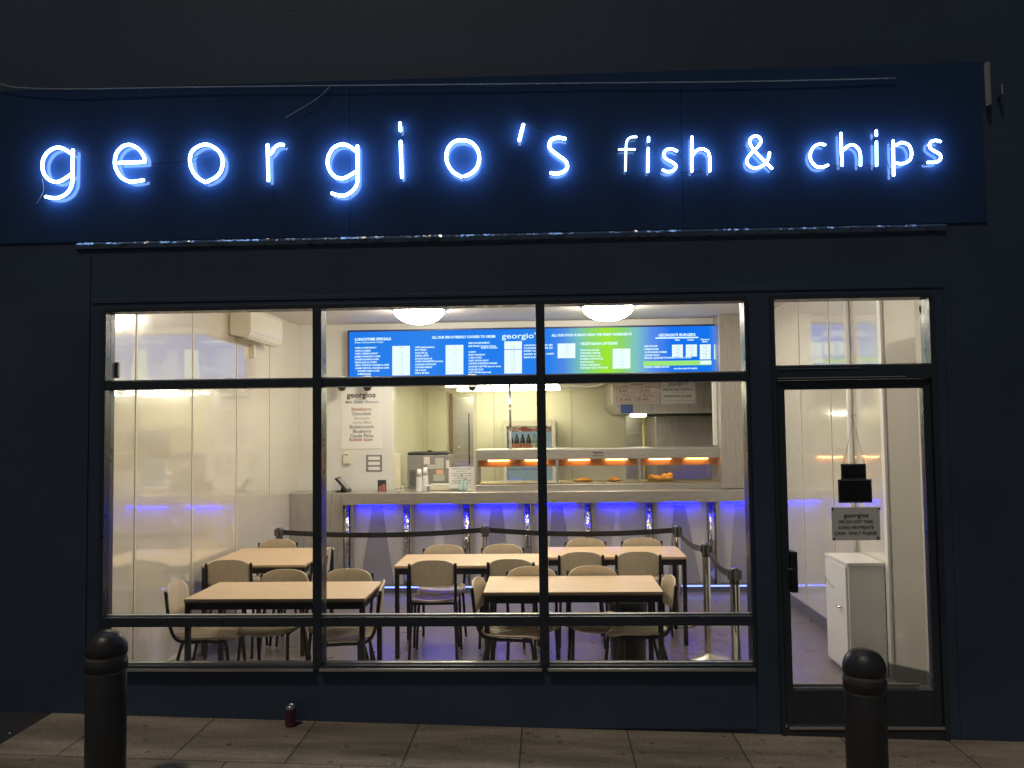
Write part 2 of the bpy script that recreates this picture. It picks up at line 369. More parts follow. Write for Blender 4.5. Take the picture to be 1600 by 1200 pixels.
# ------------------------------------------------------------------ neon sign
NEON = [
 ('g', 0, [[(490,320),(400,262),(310,245),(210,290),(145,380),(130,470),(150,570),(220,650),(310,675),(400,640),(485,580)],
           [(512,272),(508,450),(505,640),(490,730),(440,810),(350,865),(260,875),(170,858)]], (50,200,8)),
 ('e', 0, [[(1080,437),(1130,434),(1385,425),(1406,408),(1395,350),(1340,270),(1270,225),(1200,210),(1120,240),(1055,320),(1035,420),(1050,510),(1110,610),(1200,665),(1280,670),(1395,650)]], (50,200,8)),
 ('o', 0, [[(330,680),(230,620),(160,520),(135,420),(150,310),(220,240),(330,205),(430,240),(510,310),(545,420),(520,540),(450,620),(350,670)]], (280,200,8)),
 ('r', 0, [[(1105,205),(1110,430),(1115,660)],[(1125,330),(1160,300),(1200,240),(1250,210),(1305,212)]], (280,200,8)),
 ('g', 0, [[(530,450),(450,390),(360,365),(260,400),(195,490),(175,590),(200,690),(270,770),(360,790),(440,760),(520,710)],
           [(548,380),(550,600),(550,800),(530,890),(470,960),(380,1005),(300,1000),(225,975)]], (490,180,8)),
 ('i', 0, [[(1080,95),(1085,195)],[(1088,325),(1095,560),(1105,780)]], (490,180,8)),
 ('o', 0, [[(300,700),(210,650),(150,570),(125,480),(150,370),(220,300),(310,285),(410,310),(480,390),(500,490),(475,590),(410,660),(332,695)]], (680,180,7.27)),
 ("'", 0, [[(1003,105),(975,200),(955,290)]], (680,180,7.27)),
 ('s', 0, [[(1480,270),(1400,255),(1320,280),(1295,350),(1325,400),(1400,460),(1480,520),(1500,590),(1460,640),(1380,665),(1310,655)]], (680,180,7.27)),
 ('f', 2, [[(265,142),(215,145),(180,170),(168,220),(165,300),(162,455)],[(100,258),(250,258)]], (950,190,5.926)),
 ('i', 1, [[(375,145),(375,185)],[(373,245),(370,465)]], (950,190,5.926)),
 ('s', 1, [[(640,272),(590,255),(535,265),(515,310),(545,350),(600,380),(630,410),(610,450),(555,465),(505,448)]], (950,190,5.926)),
 ('h', 1, [[(776,140),(775,300),(775,465)],[(782,320),(810,275),(870,252),(925,280),(942,340),(942,460)]], (950,190,5.926)),
 ('&', 1, [[(1495,285),(1485,340),(1450,395),(1380,430),(1310,415),(1285,360),(1320,300),(1380,240),(1415,190),(1400,145),(1355,135),(1315,165),(1320,215),(1370,285),(1440,360),(1520,435)]], (950,190,5.926)),
 ('c', 1, [[(315,232),(260,225),(200,255),(165,330),(180,400),(230,450),(290,455),(345,435)]], (1240,190,6.4)),
 ('h', 1, [[(472,115),(478,280),(485,440)],[(500,285),(540,245),(600,235),(650,275),(668,340),(668,440)]], (1240,190,6.4)),
 ('i', 1, [[(825,90),(828,140)],[(828,200),(830,440)]], (1240,190,6.4)),
 ('p', 1, [[(995,190),(998,360),(1000,540)],[(1020,240),(1080,210),(1150,235),(1180,310),(1160,385),(1090,420),(1020,415)]], (1240,190,6.4)),
 ('s', 1, [[(1470,200),(1420,188),(1370,205),(1360,250),(1400,290),(1460,325),(1470,370),(1430,405),(1340,408)]], (1240,190,6.4)),
]
sign = empty('neon_sign', (0, -.008, 3.4), "cold white neon tube lettering georgio's fish & chips on the dark fascia", 'neon sign')
LN = {'&': 'ampersand', "'": 'apostrophe'}
for ch, kind, strokes, (ox, oy, sc) in NEON:
    posts_ = []; mb = MB(); Y = -.042; r = .0096 if kind == 0 else .0076
    if kind == 2: r = .0062
    for st in strokes:
        pts = [P(ox + x / sc, oy + y / sc, Y) for x, y in st]
        pts = cr(pts, 4) if len(pts) > 2 else pts
        rr = [r] * len(pts)
        # rounded tube ends
        a = pts[0] - (pts[1] - pts[0]).normalized() * r * .5; z = pts[-1] + (pts[-1] - pts[-2]).normalized() * r * .5
        mb.tube([a] + pts + [z], r, 7, rr=[r * .6] + rr + [r * .6])
        posts_.append(pts[1] if len(pts) > 3 else pts[0]); posts_.append(pts[-2] if len(pts) > 3 else pts[-1])
    o = mb.build('neon_letter', M['neon2'] if kind == 2 else M['neon'], sign)
    o['label'] = 'glowing neon ' + LN.get(ch, 'letter ' + ch)
    for q in posts_: MB().tube([(q.x, -.008, q.z), (q.x, Y + r * .8, q.z)], .004, 6).build('standoff', M['wire'], o)
for seg in ([(103,226),(125,236),(150,244),(178,252)], [(235,256),(262,254),(290,252),(310,243),(335,236)],
            [(1063,269),(1084,268),(1100,268)], [(1058,238),(1070,252),(1080,266)], [(1292,259),(1314,259)], [(1352,258),(1368,258)],
            [(1375,222),(1384,245),(1392,270)], [(1428,254),(1448,253)], [(818,192),(845,200),(868,212)], [(1160,230),(1190,238),(1204,236)]):
    MB().tube(cr([P(x, y, -.03) for x, y in seg], 5), .0026, 5).build('link_cable', M['wireb'], sign)
mb = MB(); mb.tube(cr([P(66, 280, -.04), P(68, 296, -.04), P(63, 308, -.04), P(57, 318, -.045)], 6), .0016, 5)
mb.build('loose_wire', M['wire'], sign)

# ------------------------------------------------------------------ shop window
win = empty('shop_window', (0, .0, WZ0), 'large anthracite shop window of nine panes looking into the cafe', 'window')
mb = MB()
fy0, fy1 = -.03, .09
mb.box(WX0 - .03, WX0, fy0, fy1, WZ0 - .03, WZ1 + .03, .004); mb.box(WX1, WX1 + .02, fy0, fy1, WZ0 - .03, WZ1 + .03, .004)
mb.box(WX0, WX1, fy0, fy1, WZ1, WZ1 + .03, .004); mb.box(WX0, WX1, fy0 + .002, fy1, WZ0 - .03, WZ0, .004)
mb.build('frame', M['frame'], win)
MX = (-1.400, -.030); TZ = (2.130, .683)
for x in MX: box('mullion', M['frame'], win, x - .0275, x + .0275, fy0 - .003, fy1 + .004, WZ0, WZ1, .005)
xs = [(WX0, MX[0] - .0275), (MX[0] + .0275, MX[1] - .0275), (MX[1] + .0275, WX1)]
for z, h in zip(TZ, (.026, .028)):
    mb = MB()
    for a, b_ in xs: mb.box(a, b_, fy0, fy1, z - h, z + h, .004)
    mb.build('transom', M['frame'], win)
zs = [(WZ0, TZ[1] - .028), (TZ[1] + .028, TZ[0] - .026), (TZ[0] + .026, WZ1)]
mbb = MB()
for a, b_ in xs:
    for c_, d_ in zs:
        box('glass_pane', M['glass'], win, a, b_, .032, .038, c_, d_)
        # bead round each pane
        mbb.box(a, b_, .010, .031, c_, c_ + .009, .002)
        pass
mbb.build('glazing_bead', M['alu'], win)
mb = MB()
for a, b_ in xs: mb.box(a - .01, b_ + .01, -.055, -.0305, WZ0 - .028, WZ0 - .012, .003)
mb.build('sill', M['alu'], win)
o = P(176, 578, .08)
box('window_catch', M['greypl'], win, o.x - .03, o.x + .03, .091, .12, o.z - .05, o.z + .05, .006)

# ------------------------------------------------------------------ door
door = empty('entrance_door', (DX0, 0, 0), 'dark framed glass entrance door with paper notices and fanlight above', 'door')
GX0, GX1, GZ0, GZ1 = 1.430, 2.243, .274, 2.047
FZ0 = 2.188
mb = MB()
mb.box(DX0 - .02, DX0 + .002, -.03, .1, -.1, DZ1, .003); mb.box(DX1, DX1 + .03, -.03, .1, -.1, DZ1, .003)
mb.box(DX0 + .002, DX1, -.03, .1, 2.105, FZ0, .003); mb.box(DX0 - .02, DX1 + .03, -.028, .1, DZ1, DZ1 + .03, .003)
mb.build('door_frame', M['frame'], door)
mb = MB()
mb.box(DX0 + .004, GX0, -.01, .045, .076, 2.102, .004); mb.box(GX1, DX1 - .003, -.01, .045, .076, 2.102, .004)
mb.box(GX0, GX1, -.008, .043, .076, GZ0, .004); mb.box(GX0, GX1, -.008, .043, GZ1, 2.102, .004)
leaf = mb.build('door_leaf', M['frame'], door)
box('lock_case', M['blackp'], leaf, GX0 + .001, GX0 + .042, -.03, .07, .845, 1.085, .006)
MB().tube([(GX0 - .03, -.04, .99), (GX0 - .03, -.075, .99), (GX0 + .02, -.078, .99)], .008, 10).build('handle', M['frame'], leaf)
box('glass_pane', M['glass'], door, GX0, GX1, .014, .020, GZ0, GZ1)
box('fanlight_pane', M['glass'], door, DX0 + .002, DX1, .032, .038, FZ0, DZ1)
mb = MB(); mb.box(DX0 + .01, DX1 - .15, -.036, -.0305, 2.112, 2.118, .001); mb.box(DX0 + .01, DX0 + .5, -.036, -.0305, 2.168, 2.171, .001)
mb.box(DX0 + .002, DX1, .01, .031, FZ0, FZ0 + .008, .001); mb.box(GX0, GX1 - .06, .0445, .05, GZ0 + .0, GZ0 + .022, .001)
mb.build('door_bead', M['alu'], door)
box('threshold', M['alu'], door, DX0 + .02, DX1 + .0, -.03, .1, .054, .072, .003)
box('door_step', M['frame'], door, DX0 - .02, DX1 + .03, -.02, .089, -.2, .052, .003)
mb = MB(); mb.tube(cr([P(1443, 470, .09), P(1437, 480, .09), P(1439, 490, .09), P(1443, 485, .09)], 6), .003, 6)
mb.build('cable_loop', M['wireb'], door)

# door notices (hanging inside the glass)
Yn = .035
def notice(name, px0, py0, px1, py1, Y, m, label, cat, th=.004, bord=None, group=None):
    a = P(px0, py0, Y); b_ = P(px1, py1, Y)
    o = empty(name, ((a.x + b_.x) / 2, Y, b_.z), label, cat, group)
    box('sheet', m, o, a.x, b_.x, Y, Y + th, b_.z, a.z, .0008)
    if bord: box('border', bord, o, a.x - .008, b_.x + .008, Y + th + .001, Y + th + .003, b_.z - .008, a.z + .008)
    return o
o = notice('door_notice', 1299, 793, 1376, 844, Yn - .021 - .006, M['paper'], 'grey laminated cash only notice stuck to the door glass', 'notice')
Yt = Yn - .021 - .006 - .0025
def T(px, py, Y, body, cap_px, w_px, align='CENTER', bold=.03, shear=0):
    s = (Y - CAM.y) / F
    return (body, P(px, py, Y), cap_px * s, w_px * s if w_px else None, align, bold, shear)
text_mb([T(1338, 805, Yt, 'georgios', 6.2, 37, bold=0), T(1337, 815, Yt, 'WE DO NOT TAKE', 4.6, 52, bold=.0), T(1337.5, 824, Yt, 'CARD PAYMENTS', 4.6, 53, bold=.0), T(1337, 833, Yt, 'CASH  ONLY PLEASE', 4.6, 64, bold=.0)]).build('lettering', M['ink'], o)
mb = MB()
for px, py in ((1301, 795), (1374, 795), (1303, 842), (1372, 840)):
    q = P(px, py, Yt); box('corner_tape', M['ink'], o, q.x - .006, q.x + .006, Yt - .001, Yt + .002, q.z - .005, q.z + .005)
o = notice('hanging_sign', 1316, 727, 1352, 747, Yn + .03, M['signback'], 'small black sign hung on cords in the door, above the larger one', 'sign', bord=M['paper'])
mb = MB(); k = P(1333, 655, Yn + .03)
mb.tube([P(1318, 726, Yn + .03), k], .0016, 5); mb.tube([P(1351, 726, Yn + .03), k], .0016, 5)
mb.tube(cr([k, P(1330, 651, Yn + .03), P(1334, 647, Yn + .03), P(1336, 651, Yn + .03), k], 5), .002, 5)
mb.build('cord', M['wire'], o)
o = notice('hanging_sign', 1311.5, 751.5, 1361.5, 783.5, Yn + .03, M['signback'], 'larger black sign hung in the door just above the cash only notice', 'sign', bord=M['paper'])

# ------------------------------------------------------------------ room shell
LX, RX, CZ, KZ = -2.92, 2.46, 3.075, 2.42
BY = 4.65; KY = 7.0
struct('f', box('floor', M['floor'], None, -3.2, 2.9, .09, 7.2, -.02, 0))
struct('c', box('ceiling', M['ceil'], None, -3.2, 2.9, .1, BY + .1, CZ, CZ + .1))
w = MB().box(LX - .12, LX, .131, BY + .1, 0, CZ).build('wall_left', M['cladL']); struct('w', w)
mb = MB()
for y in (.75, 1.70, 2.68, 3.62): mb.box(LX, LX + .006, y - .012, y + .012, .1, CZ, .002)
mb.build('joint_strip', M['trim_line'], w)
MB().box(LX, LX + .012, .131, 4.3, 0, .1, .004).build('skirting', M['whitewall'], w)
# inner face of the front wall either side
w = MB().box(-3.2, WX0 - .03, .1, .13, 0, CZ).box(WX0 - .03, 2.9, .1, .13, WZ1 + .03, CZ).box(WX0 - .03, WX1 + .02, .1, .13, 0, WZ0 - .03).box(WX1 + .02, DX0 - .02, .1, .13, 0, WZ1 + .03).build('wall_front', M['whitewall']); struct('w', w)
# right wall: splayed near the door
mb = MB(); mb.prism([(RX, 7.2), (RX, 1.12), (RX + .17, .95), (RX + .17, .131), (RX + .34, .131), (RX + .34, 7.2)], 'z', 0, CZ)
w = mb.build('wall_right', M['cladR']); struct('w', w)
mb = MB()
for y in (1.75, 2.25, 3.1, 4.0): mb.box(RX - .006, RX, y - .01, y + .01, .1, CZ, .002)
mb.build('joint_strip', M['trim_line'], w)
MB().box(RX - .014, RX + .006, 1.10, 1.16, .1101, CZ, .004).build('corner_trim', M['white'], w)
mb = MB()
mb.box(RX - .012, RX, 1.16, 4.3, 0, .11, .004)
mb.prism([(RX - .012, 1.2), (RX - .012, 1.10), (RX + .155, .93), (RX + .155, .24), (RX + .172, .24), (RX + .172, .96), (RX, 1.13), (RX, 1.2)], 'z', .001, .11)
mb.prism([(RX - .10, 1.0), (RX + .155, .925), (RX + .155, .30), (RX + .02, .30)], 'z', .001, .02)
mb.build('skirting', M['skirt'], w)
# rear wall with poster, return, bulkhead and kitchen
w = MB().box(LX - .1, -1.81, BY, BY + .12, 0, CZ).box(-1.93, -1.81, BY + .12, KY + .1, 0, KZ).build('wall_back', M['whitewall']); struct('w', w)
w = MB().box(-1.81, RX, BY, BY + .12, KZ, CZ).build('bulkhead', M['whitewall']); struct('w', w)
struct('c', box('kitchen_ceiling', M['ceil'], None, -1.81, RX, BY + .12, KY, KZ, KZ + .1))
w = MB().box(-1.93, RX, KY, KY + .12, 0, KZ + .1).build('wall_kitchen', M['cream']); struct('w', w)
mb = MB()
for px in (640, 668, 700, 744, 772, 893): 
    x = PX(px, 650, KY); mb.box(x - .012, x + .012, KY - .008, KY, 0, KZ - .06, .002)
mb.box(-1.93, RX, KY - .02, KY, KZ - .05, KZ, .004)
mb.build('joint_strip', M['trim_line'], w)
MB().box(-1.812, -1.806, BY + .12, KY, 1.0, KZ).build('return_cladding', M['cream'], w)

# steel pillar at the right of the counter
pl = empty('steel_pillar', (2.2, 4.3, 1.12), 'square steel clad pillar rising from the right end of the counter', 'pillar')
box('cladding', M['steelw'], pl, 1.945, RX - .002, 4.33, BY - .01, 1.125, CZ, .006)
box('white_strip', M['white'], pl, 1.895, 1.942, 4.5, 4.55, 1.6, 2.44, .004)

# ------------------------------------------------------------------ lights inside
def dome(px, Y, label, lm='lamp'):
    x = PX(px, 485, Y) if Y > 2 else px
    o = empty('ceiling_light', (x, Y, CZ), label, 'ceiling light', 'opal dome lights on the cafe ceiling')
    MB().lathe([(0, 0), (.285, 0), (.285, -.022), (.262, -.026), (0, -.026)], (x, Y, CZ), 40).build('rim', M['alu'], o)
    prof = [(.26 * math.cos(t), -.027 - .138 * math.sin(t) ** 1.1) for t in [i * PI / 2 / 9 for i in range(10)]]
    prof[-1] = (0, -.165)
    MB().lathe(prof, (x, Y, CZ), 32).build('bowl', M[lm], o)
dome(655, 3.44, 'glowing white dome light above the menu board, near the georgio\'s heading')
dome(950, 3.44, 'glowing white dome light above the green part of the menu board')
dome(-1.30, .85, 'added fill dome light nearest the window on the left', 'lamp_fill')  # extra out-of-view pair, added to brighten the front of the room
dome(.75, .85, 'added fill dome light nearest the window on the right', 'lamp_fill')
for Y, lab in ((5.12, 'twin fluorescent light nearer the counter on the kitchen ceiling'), (6.3, 'fluorescent light further back on the kitchen ceiling')):
    x0, x1 = (-1.24, .16) if Y < 6 else (-1.22, .2)
    o = empty('tube_light', ((x0 + x1) / 2, Y, KZ), lab, 'tube light', 'fluorescent lights in the kitchen')
    box('batten', M['white'], o, x0, x1, Y - .04, Y + .04, KZ - .05, KZ - .001, .004)
    for dy in (-.035, .035): MB().tube([(x0 + .01, Y + dy, KZ - .07), (x1 - .01, Y + dy, KZ - .07)], .016, 10).build('tube', M['tube'], o)
for px, lab, wx in ((534, 'dark dome camera above the left edge of the flavours poster', 0), (574, 'dark dome camera in front of the poster heading', 0), (738, 'dark dome camera below the menu beside the tube lights', 0)):
    Y = 4.50; q = P(px, 606, Y)
    o = empty('dome_camera', (q.x, Y, 2.44), lab, 'camera', 'dome cameras under the menu board')
    MB().lathe([(0, 2.45), (.05, 2.45), (.05, q.z + .02), (.055, q.z + .01), (.0, q.z + .008)], (q.x, Y, 0), 20).build('housing', M['white'], o)
    MB().lathe([(.046, q.z + .008), (.044, q.z - .012), (.03, q.z - .032), (0, q.z - .04)], (q.x, Y, 0), 20).build('dome', M['blackp'], o)

# ------------------------------------------------------------------ menu board
YB = 4.55
a = P(546, 517.5, YB); b_ = P(1123, 590, YB)
bx0, bx1 = P(546, 550, YB).x, P(1123, 545, YB).x
bz1 = 2.972; bz0 = 2.447
menu = empty('menu_board', ((bx0 + bx1) / 2, YB, bz0), 'long backlit blue menu board with prices and a green patch', 'menu board')
mb = MB(); mb.box(bx0 - .02, bx1, YB + .012, BY - .005, bz0 - .012, bz1 + .02, .004)
mb.box(bx0 - .02, bx1, YB - .008, YB + .011, bz1, bz1 + .02, .002); mb.box(bx0 - .02, bx0, YB - .008, YB + .011, bz0, bz1, .002)
mb.build('casing', mat('navy board casing', (.015, .03, .11), .4), menu)
# screen artwork: blue with a soft green band between two positions
ms = bpy.data.materials.new('backlit menu artwork'); ms.use_nodes = True; n = ms.node_tree; n.nodes.clear()
tc = n.nodes.new('ShaderNodeTexCoord'); sp = n.nodes.new('ShaderNodeSeparateXYZ'); n.links.new(tc.outputs['Object'], sp.inputs[0])
mr = n.nodes.new('ShaderNodeMapRange'); mr.inputs[1].default_value = bx0 - (bx0 + bx1) / 2; mr.inputs[2].default_value = bx1 - (bx0 + bx1) / 2
n.links.new(sp.outputs[0], mr.inputs[0]); ramp = n.nodes.new('ShaderNodeValToRGB'); n.links.new(mr.outputs[0], ramp.inputs[0])
cols = [(0, (.012, .21, .93)), (.22, (.03, .25, .95)), (.30, (.012, .22, .97)), (.545, (.02, .24, .97)), (.585, (.09, .29, .90)), (.622, (.20, .56, .60)), (.655, (.30, .74, .17)), (.70, (.40, .88, .03)),
        (.745, (.30, .74, .17)), (.78, (.24, .60, .62)), (.82, (.12, .30, .93)), (.875, (.005, .18, .95)), (.975, (.004, .19, .97)), (1, (.12, .30, .92))]
el = ramp.color_ramp.elements
el[0].position = 0; el[0].color = (*cols[0][1], 1); el[1].position = 1; el[1].color = (*cols[-1][1], 1)
for p_, c_ in cols[1:-1]:
    e = el.new(p_); e.color = (*c_, 1)
em = n.nodes.new('ShaderNodeEmission'); em.inputs[1].default_value = 1.0; oo = n.nodes.new('ShaderNodeOutputMaterial')
n.links.new(ramp.outputs[0], em.inputs[0]); n.links.new(em.outputs[0], oo.inputs[0])
box('screen', ms, menu, bx0, bx1, YB, YB + .011, bz0, bz1)
YT = YB - .003
H1 = []
def MZ(x, y): return (540 + x / 10, 505 + y / 10)
def col_rows(ox, oy, sc, rows, cap):
    out = []
    for (x, y, body, w) in rows:
        out.append(T(ox + x / sc, oy + y / sc, YT, body, cap, w / sc, 'LEFT', .05))
    return out
it = [T(554.5, 530.6, YT, 'LUNCHTIME SPECIALS', 4.0, 57.5, 'LEFT', .06), T(554.5, 535.3, YT, 'Monday to Saturday between 11.30-2pm', 2.2, 45, 'LEFT', .03),
      T(675, 527.5, YT, 'ALL OUR FISH IS FRESHLY COOKED TO ORDER', 3.8, 101, 'LEFT', .06), T(784, 525.5, YT, "georgio's", 8.6, 60, 'LEFT', .015),
      T(862, 524.2, YT, 'ALL OUR FOOD IS MADE USING THE FINEST INGREDIENTS', 3.8, 125, 'LEFT', .06), T(907, 537.5, YT, 'VEGETARIAN OPTIONS', 4.0, 58, 'LEFT', .06),
      T(1029, 524, YT, "GEORGIO'S BURGERS", 4.2, 57, 'LEFT', .05)]
for q in it: text_mb([q]).build('heading', M['wtext'], menu)
rows1 = [(145,388,'CHIPS & CURRY/GRAVY',345),(145,434,'CHIPS & CHEESE',250),(145,478,'CHIPS, CHEESE & GRAVY',370),(145,524,'JUMBO SAUSAGE & CHIPS',410),(145,570,'CHICKEN NUGGETS & CHIPS',380),
         (145,616,'FISHCAKE & CHIPS',345),(150,660,'SMALL PORTION: CHICKEN & CHIPS',540),(150,706,'LARGE PORTION: CHICKEN & CHIPS',535),(185,750,'CHICKEN STRIPS & CHIPS',350),(185,796,'CHEESE BURGER',215),
         (1085,378,'CHIPS (small/regular/large)',305),(1085,420,'BATTERED',180),(1085,466,'SCALLOPS (3)',195),(1085,510,'SPECIAL BITES',215),(1085,556,'SAUSAGE (battered)',270),(1085,600,'ONION RINGS/BITES (portion)',440),
         (1085,648,'CHICKEN PORTION',330),(1085,692,'CHICKEN BREAST',275),(1085,738,'PIE & PEAS',175),(1085,782,'FISH BITES',220)]
for q in col_rows(540, 505, 10, rows1, 2.5): text_mb([q]).build('menu_line', M['wtext'], menu)
rows2 = [(418,312,'FRESH ACCOMPANIMENTS',335),(418,360,'MILK SHAKES  Strawberry, Banana,',435),(610,386,'Vanilla & Chocolate',265),(420,452,'CURRY',120),(420,497,'MUSHY PEAS/GRAVY',265),(420,542,'CURRY & PEAS',210),
         (420,587,'CURRY SAUCE & GRAVY',320),(420,632,'CHICKEN BURGER/FISH BURGER',455),(420,680,'SAUSAGE IN BUTTER (sauce or onion)',510),(420,726,'PICKLED EGG',235),(420,770,'SOFT DRINKS (assorted)',355),
         (1285,348,'ONION RINGS (8)',450),(1285,392,'CHICKEN PIECES (6)',450),(1285,437,'SWEET CORN',250),(1285,486,'BAKED BEANS & CHIPS',470),(1285,535,'BREAD & BUTTER',270)]
for q in col_rows(690, 505, 10, rows2, 2.5): text_mb([q]).build('menu_line', M['wtext'], menu)
rows3 = [(615,475,'VEGETABLE BURGER',300),(615,520,'VEGETABLE SAMOSA',320),(615,566,'SPRING ROLLS (2)',320),(615,612,'PANEER PORTION (6)',355),(615,660,'ONION BHAJI',215),(615,706,'POTATO WEDGES/SPICY',320),(615,750,'VEGETABLE FAJITA WITH SALAD',440)]
for q in col_rows(845, 500, 10, rows3, 2.5): text_mb([q]).build('menu_line', M['wtext'], menu)
rows4 = [(148,366,'BEEF BURGER',185),(148,408,'CHEESE BURGER',200),(148,450,'1/4 POUNDER CHEESE',305),(148,492,'CHICKEN FILLET',210),(148,530,'SPECIAL: QUARTER POUNDER & CHIPS, DRINK',650),
         (148,656,'EXTRAS: CHEESE, BACON',340),(560,674,'ask at the counter for toppings',320),(575,278,'Plain',62),(745,275,'Cheese',90),(930,272,'Cheese &',120),(955,300,'Bacon',70)]
for q in col_rows(990, 500, 8.889, rows4, 2.5): text_mb([q]).build('menu_line', M['wtext'], menu)
def prices(x0, x1, y0, y1, nrow, gap=.55):
    mb = MB(); h = (y1 - y0) / nrow
    for i in range(nrow):
        a = P(x0, y0 + i * h + gap / 2, YT); b_ = P(x1, y0 + (i + 1) * h - gap / 2, YT)
        mb.box(a.x, b_.x, YB - .004, YB - .001, b_.z, a.z)
    o = mb.build('price_panel', M['wprice'], menu)
    items = []
    for i in range(nrow):
        items.append(T((x0 + x1) / 2, y0 + (i + .5) * h, YB - .0055, '%d.%d0' % (random.choice((1, 2, 3, 4)), random.randint(1, 9)), 1.9, 6, 'CENTER', 0))
    text_mb(items).build('price', M['itext'], o)
prices(613, 640.5, 540.5, 586.5, 10); prices(696.3, 724, 539, 585, 10); prices(788, 815.5, 533.2, 545.5, 2); prices(788, 815.5, 546.5, 583.5, 8)
prices(871.3, 899, 536.6, 559.5, 5); prices(957.3, 985, 544.7, 576, 7)
prices(1050, 1067, 538.4, 557.5, 4); prices(1071.6, 1089, 538.2, 557.2, 4); prices(1093.5, 1110.5, 538, 561.5, 5); prices(1115.7, 1122.5, 538, 561.5, 5)
mb = MB(); a = P(1004.8, 564.4, YT); b_ = P(1111.5, 570.2, YT); mb.box(a.x, b_.x, YB - .003, YB - .001, b_.z, a.z, .0)
o = mb.build('offer_strip', M['gtext'], menu)
mb = MB(); a = P(1094, 563.8, YT); b_ = P(1111.5, 569, YT); mb.box(a.x, b_.x, YB - .006, YB - .0035, b_.z, a.z); mb.build('offer_price', M['wprice'], o)
mb = MB(); a = P(1024, 527.3, YT); b_ = P(1091, 527.9, YT); mb.box(a.x, b_.x, YB - .003, YB - .001, b_.z - .002, a.z); mb.build('underline', M['wtext'], menu)

# ------------------------------------------------------------------ counter
CY = 4.30; CTZ = 1.12
cnt = empty('service_counter', (0, CY, 0), 'long stainless steel serving counter lit blue along its front', 'counter')
cx0 = PX(535, 780, CY - .05)
mb = MB()
mb.box(cx0, RX - .002, CY - .06, CY - .02, .985, CTZ, .008); mb.box(cx0, RX - .002, CY - .02, BY - .003, CTZ - .03, CTZ - .001, .002)
mb.box(-1.80, 1.94, BY - .003, 5.1, CTZ - .03, CTZ - .001, .002)
mb.build('worktop', M['steel'], cnt)
mb = MB(); mb.box(LX + .004, cx0 - .006, CY + .005, CY + .04, .02, CTZ - .002, .004); mb.box(LX + .004, cx0, CY + .04, BY - .003, CTZ - .03, CTZ - .004, .002)
mb.build('side_panel', M['steelw'], cnt)
PXs = [540, 634, 727.5, 822, 915.5, 1010, 1105, 1199]
pX = [(p - 854) * (CY + .05 + 5.06) / F for p in PXs]
for i, x in enumerate(pX[:-1]):
    MB().lathe([(.0, .08), (.036, .08), (.036, .984), (0, .984)], (x, CY + .04, 0), 20).build('chrome_column', M['hammer'], cnt)
    box('column_trim', M['steel'], cnt, x + .044, x + .085, CY + .02, CY + .06, .08, .984, .004)
Yp = CY + .075
rnd = [.0, .10, -.04, .06, -.09, .05, -.05]
for i in range(7):
    x0 = pX[i] + .04; x1 = min(pX[i + 1] - .04, RX - .01); mb = MB()
    if x1 - x0 < .2: continue
    ax = (x0 + x1) / 2; cxm = ax + rnd[i] * .6; wb = (.19, .10, .17, .15, .08, .18, .12)[i]
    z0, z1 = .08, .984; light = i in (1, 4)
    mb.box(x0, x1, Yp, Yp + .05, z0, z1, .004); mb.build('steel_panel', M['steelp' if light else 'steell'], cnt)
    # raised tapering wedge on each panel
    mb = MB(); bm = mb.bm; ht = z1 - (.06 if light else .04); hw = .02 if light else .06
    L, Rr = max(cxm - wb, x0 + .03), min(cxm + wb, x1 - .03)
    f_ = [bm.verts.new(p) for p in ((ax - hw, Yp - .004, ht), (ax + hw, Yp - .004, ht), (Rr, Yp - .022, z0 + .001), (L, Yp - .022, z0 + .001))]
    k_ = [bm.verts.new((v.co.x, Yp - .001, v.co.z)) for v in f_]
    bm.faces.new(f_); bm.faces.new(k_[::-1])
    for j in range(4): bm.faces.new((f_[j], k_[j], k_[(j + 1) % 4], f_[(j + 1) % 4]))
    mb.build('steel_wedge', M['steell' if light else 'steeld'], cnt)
    if i < 6 or True:
        box('led_bar', M['led'], cnt, ax - .19, min(ax + .19, RX - .02), Yp - .060, Yp - .045, .972, .981, .002)
box('led_strip', M['led2'], cnt, -2.25, RX - .01, CY - .042, CY - .032, .062, .076)
box('plinth', M['skirt'], cnt, -2.25, RX - .01, CY - .03, CY + .1, .0, .078)

# hot cabinet
hx0 = PX(743, 730, 4.45); hx1 = PX(1128, 730, 4.45); hc = empty('hot_cabinet', ((hx0 + hx1) / 2, 4.45, CTZ), 'stainless heated food display glowing orange on the counter', 'food warmer')
HY0, HY1 = 4.44, 4.98
z0 = CTZ; zt = 1.585
mb = MB(); mb.box(hx0, hx1, HY0, HY1, 1.462, zt, .01); mb.build('canopy', M['steel'], hc)
mb = MB(); mb.box(hx0, hx1 + .03, HY0 - .03, HY1, z0, z0 + .065, .006); mb.build('base', M['steel'], hc)
divs = [hx0 + .012, PX(871, 740, HY0), PX(1000, 740, HY0), hx1 - .012]
for x in divs: box('post', M['steel'], hc, x - .012, x + .012, HY0 + .002, HY0 + .03, z0 + .066, 1.461, .003)
for x in (divs[0], divs[-1]): box('end_panel', M['steel'], hc, x - .008, x + .008, HY0 + .032, HY1 - .02, z0 + .066, 1.461, .002)
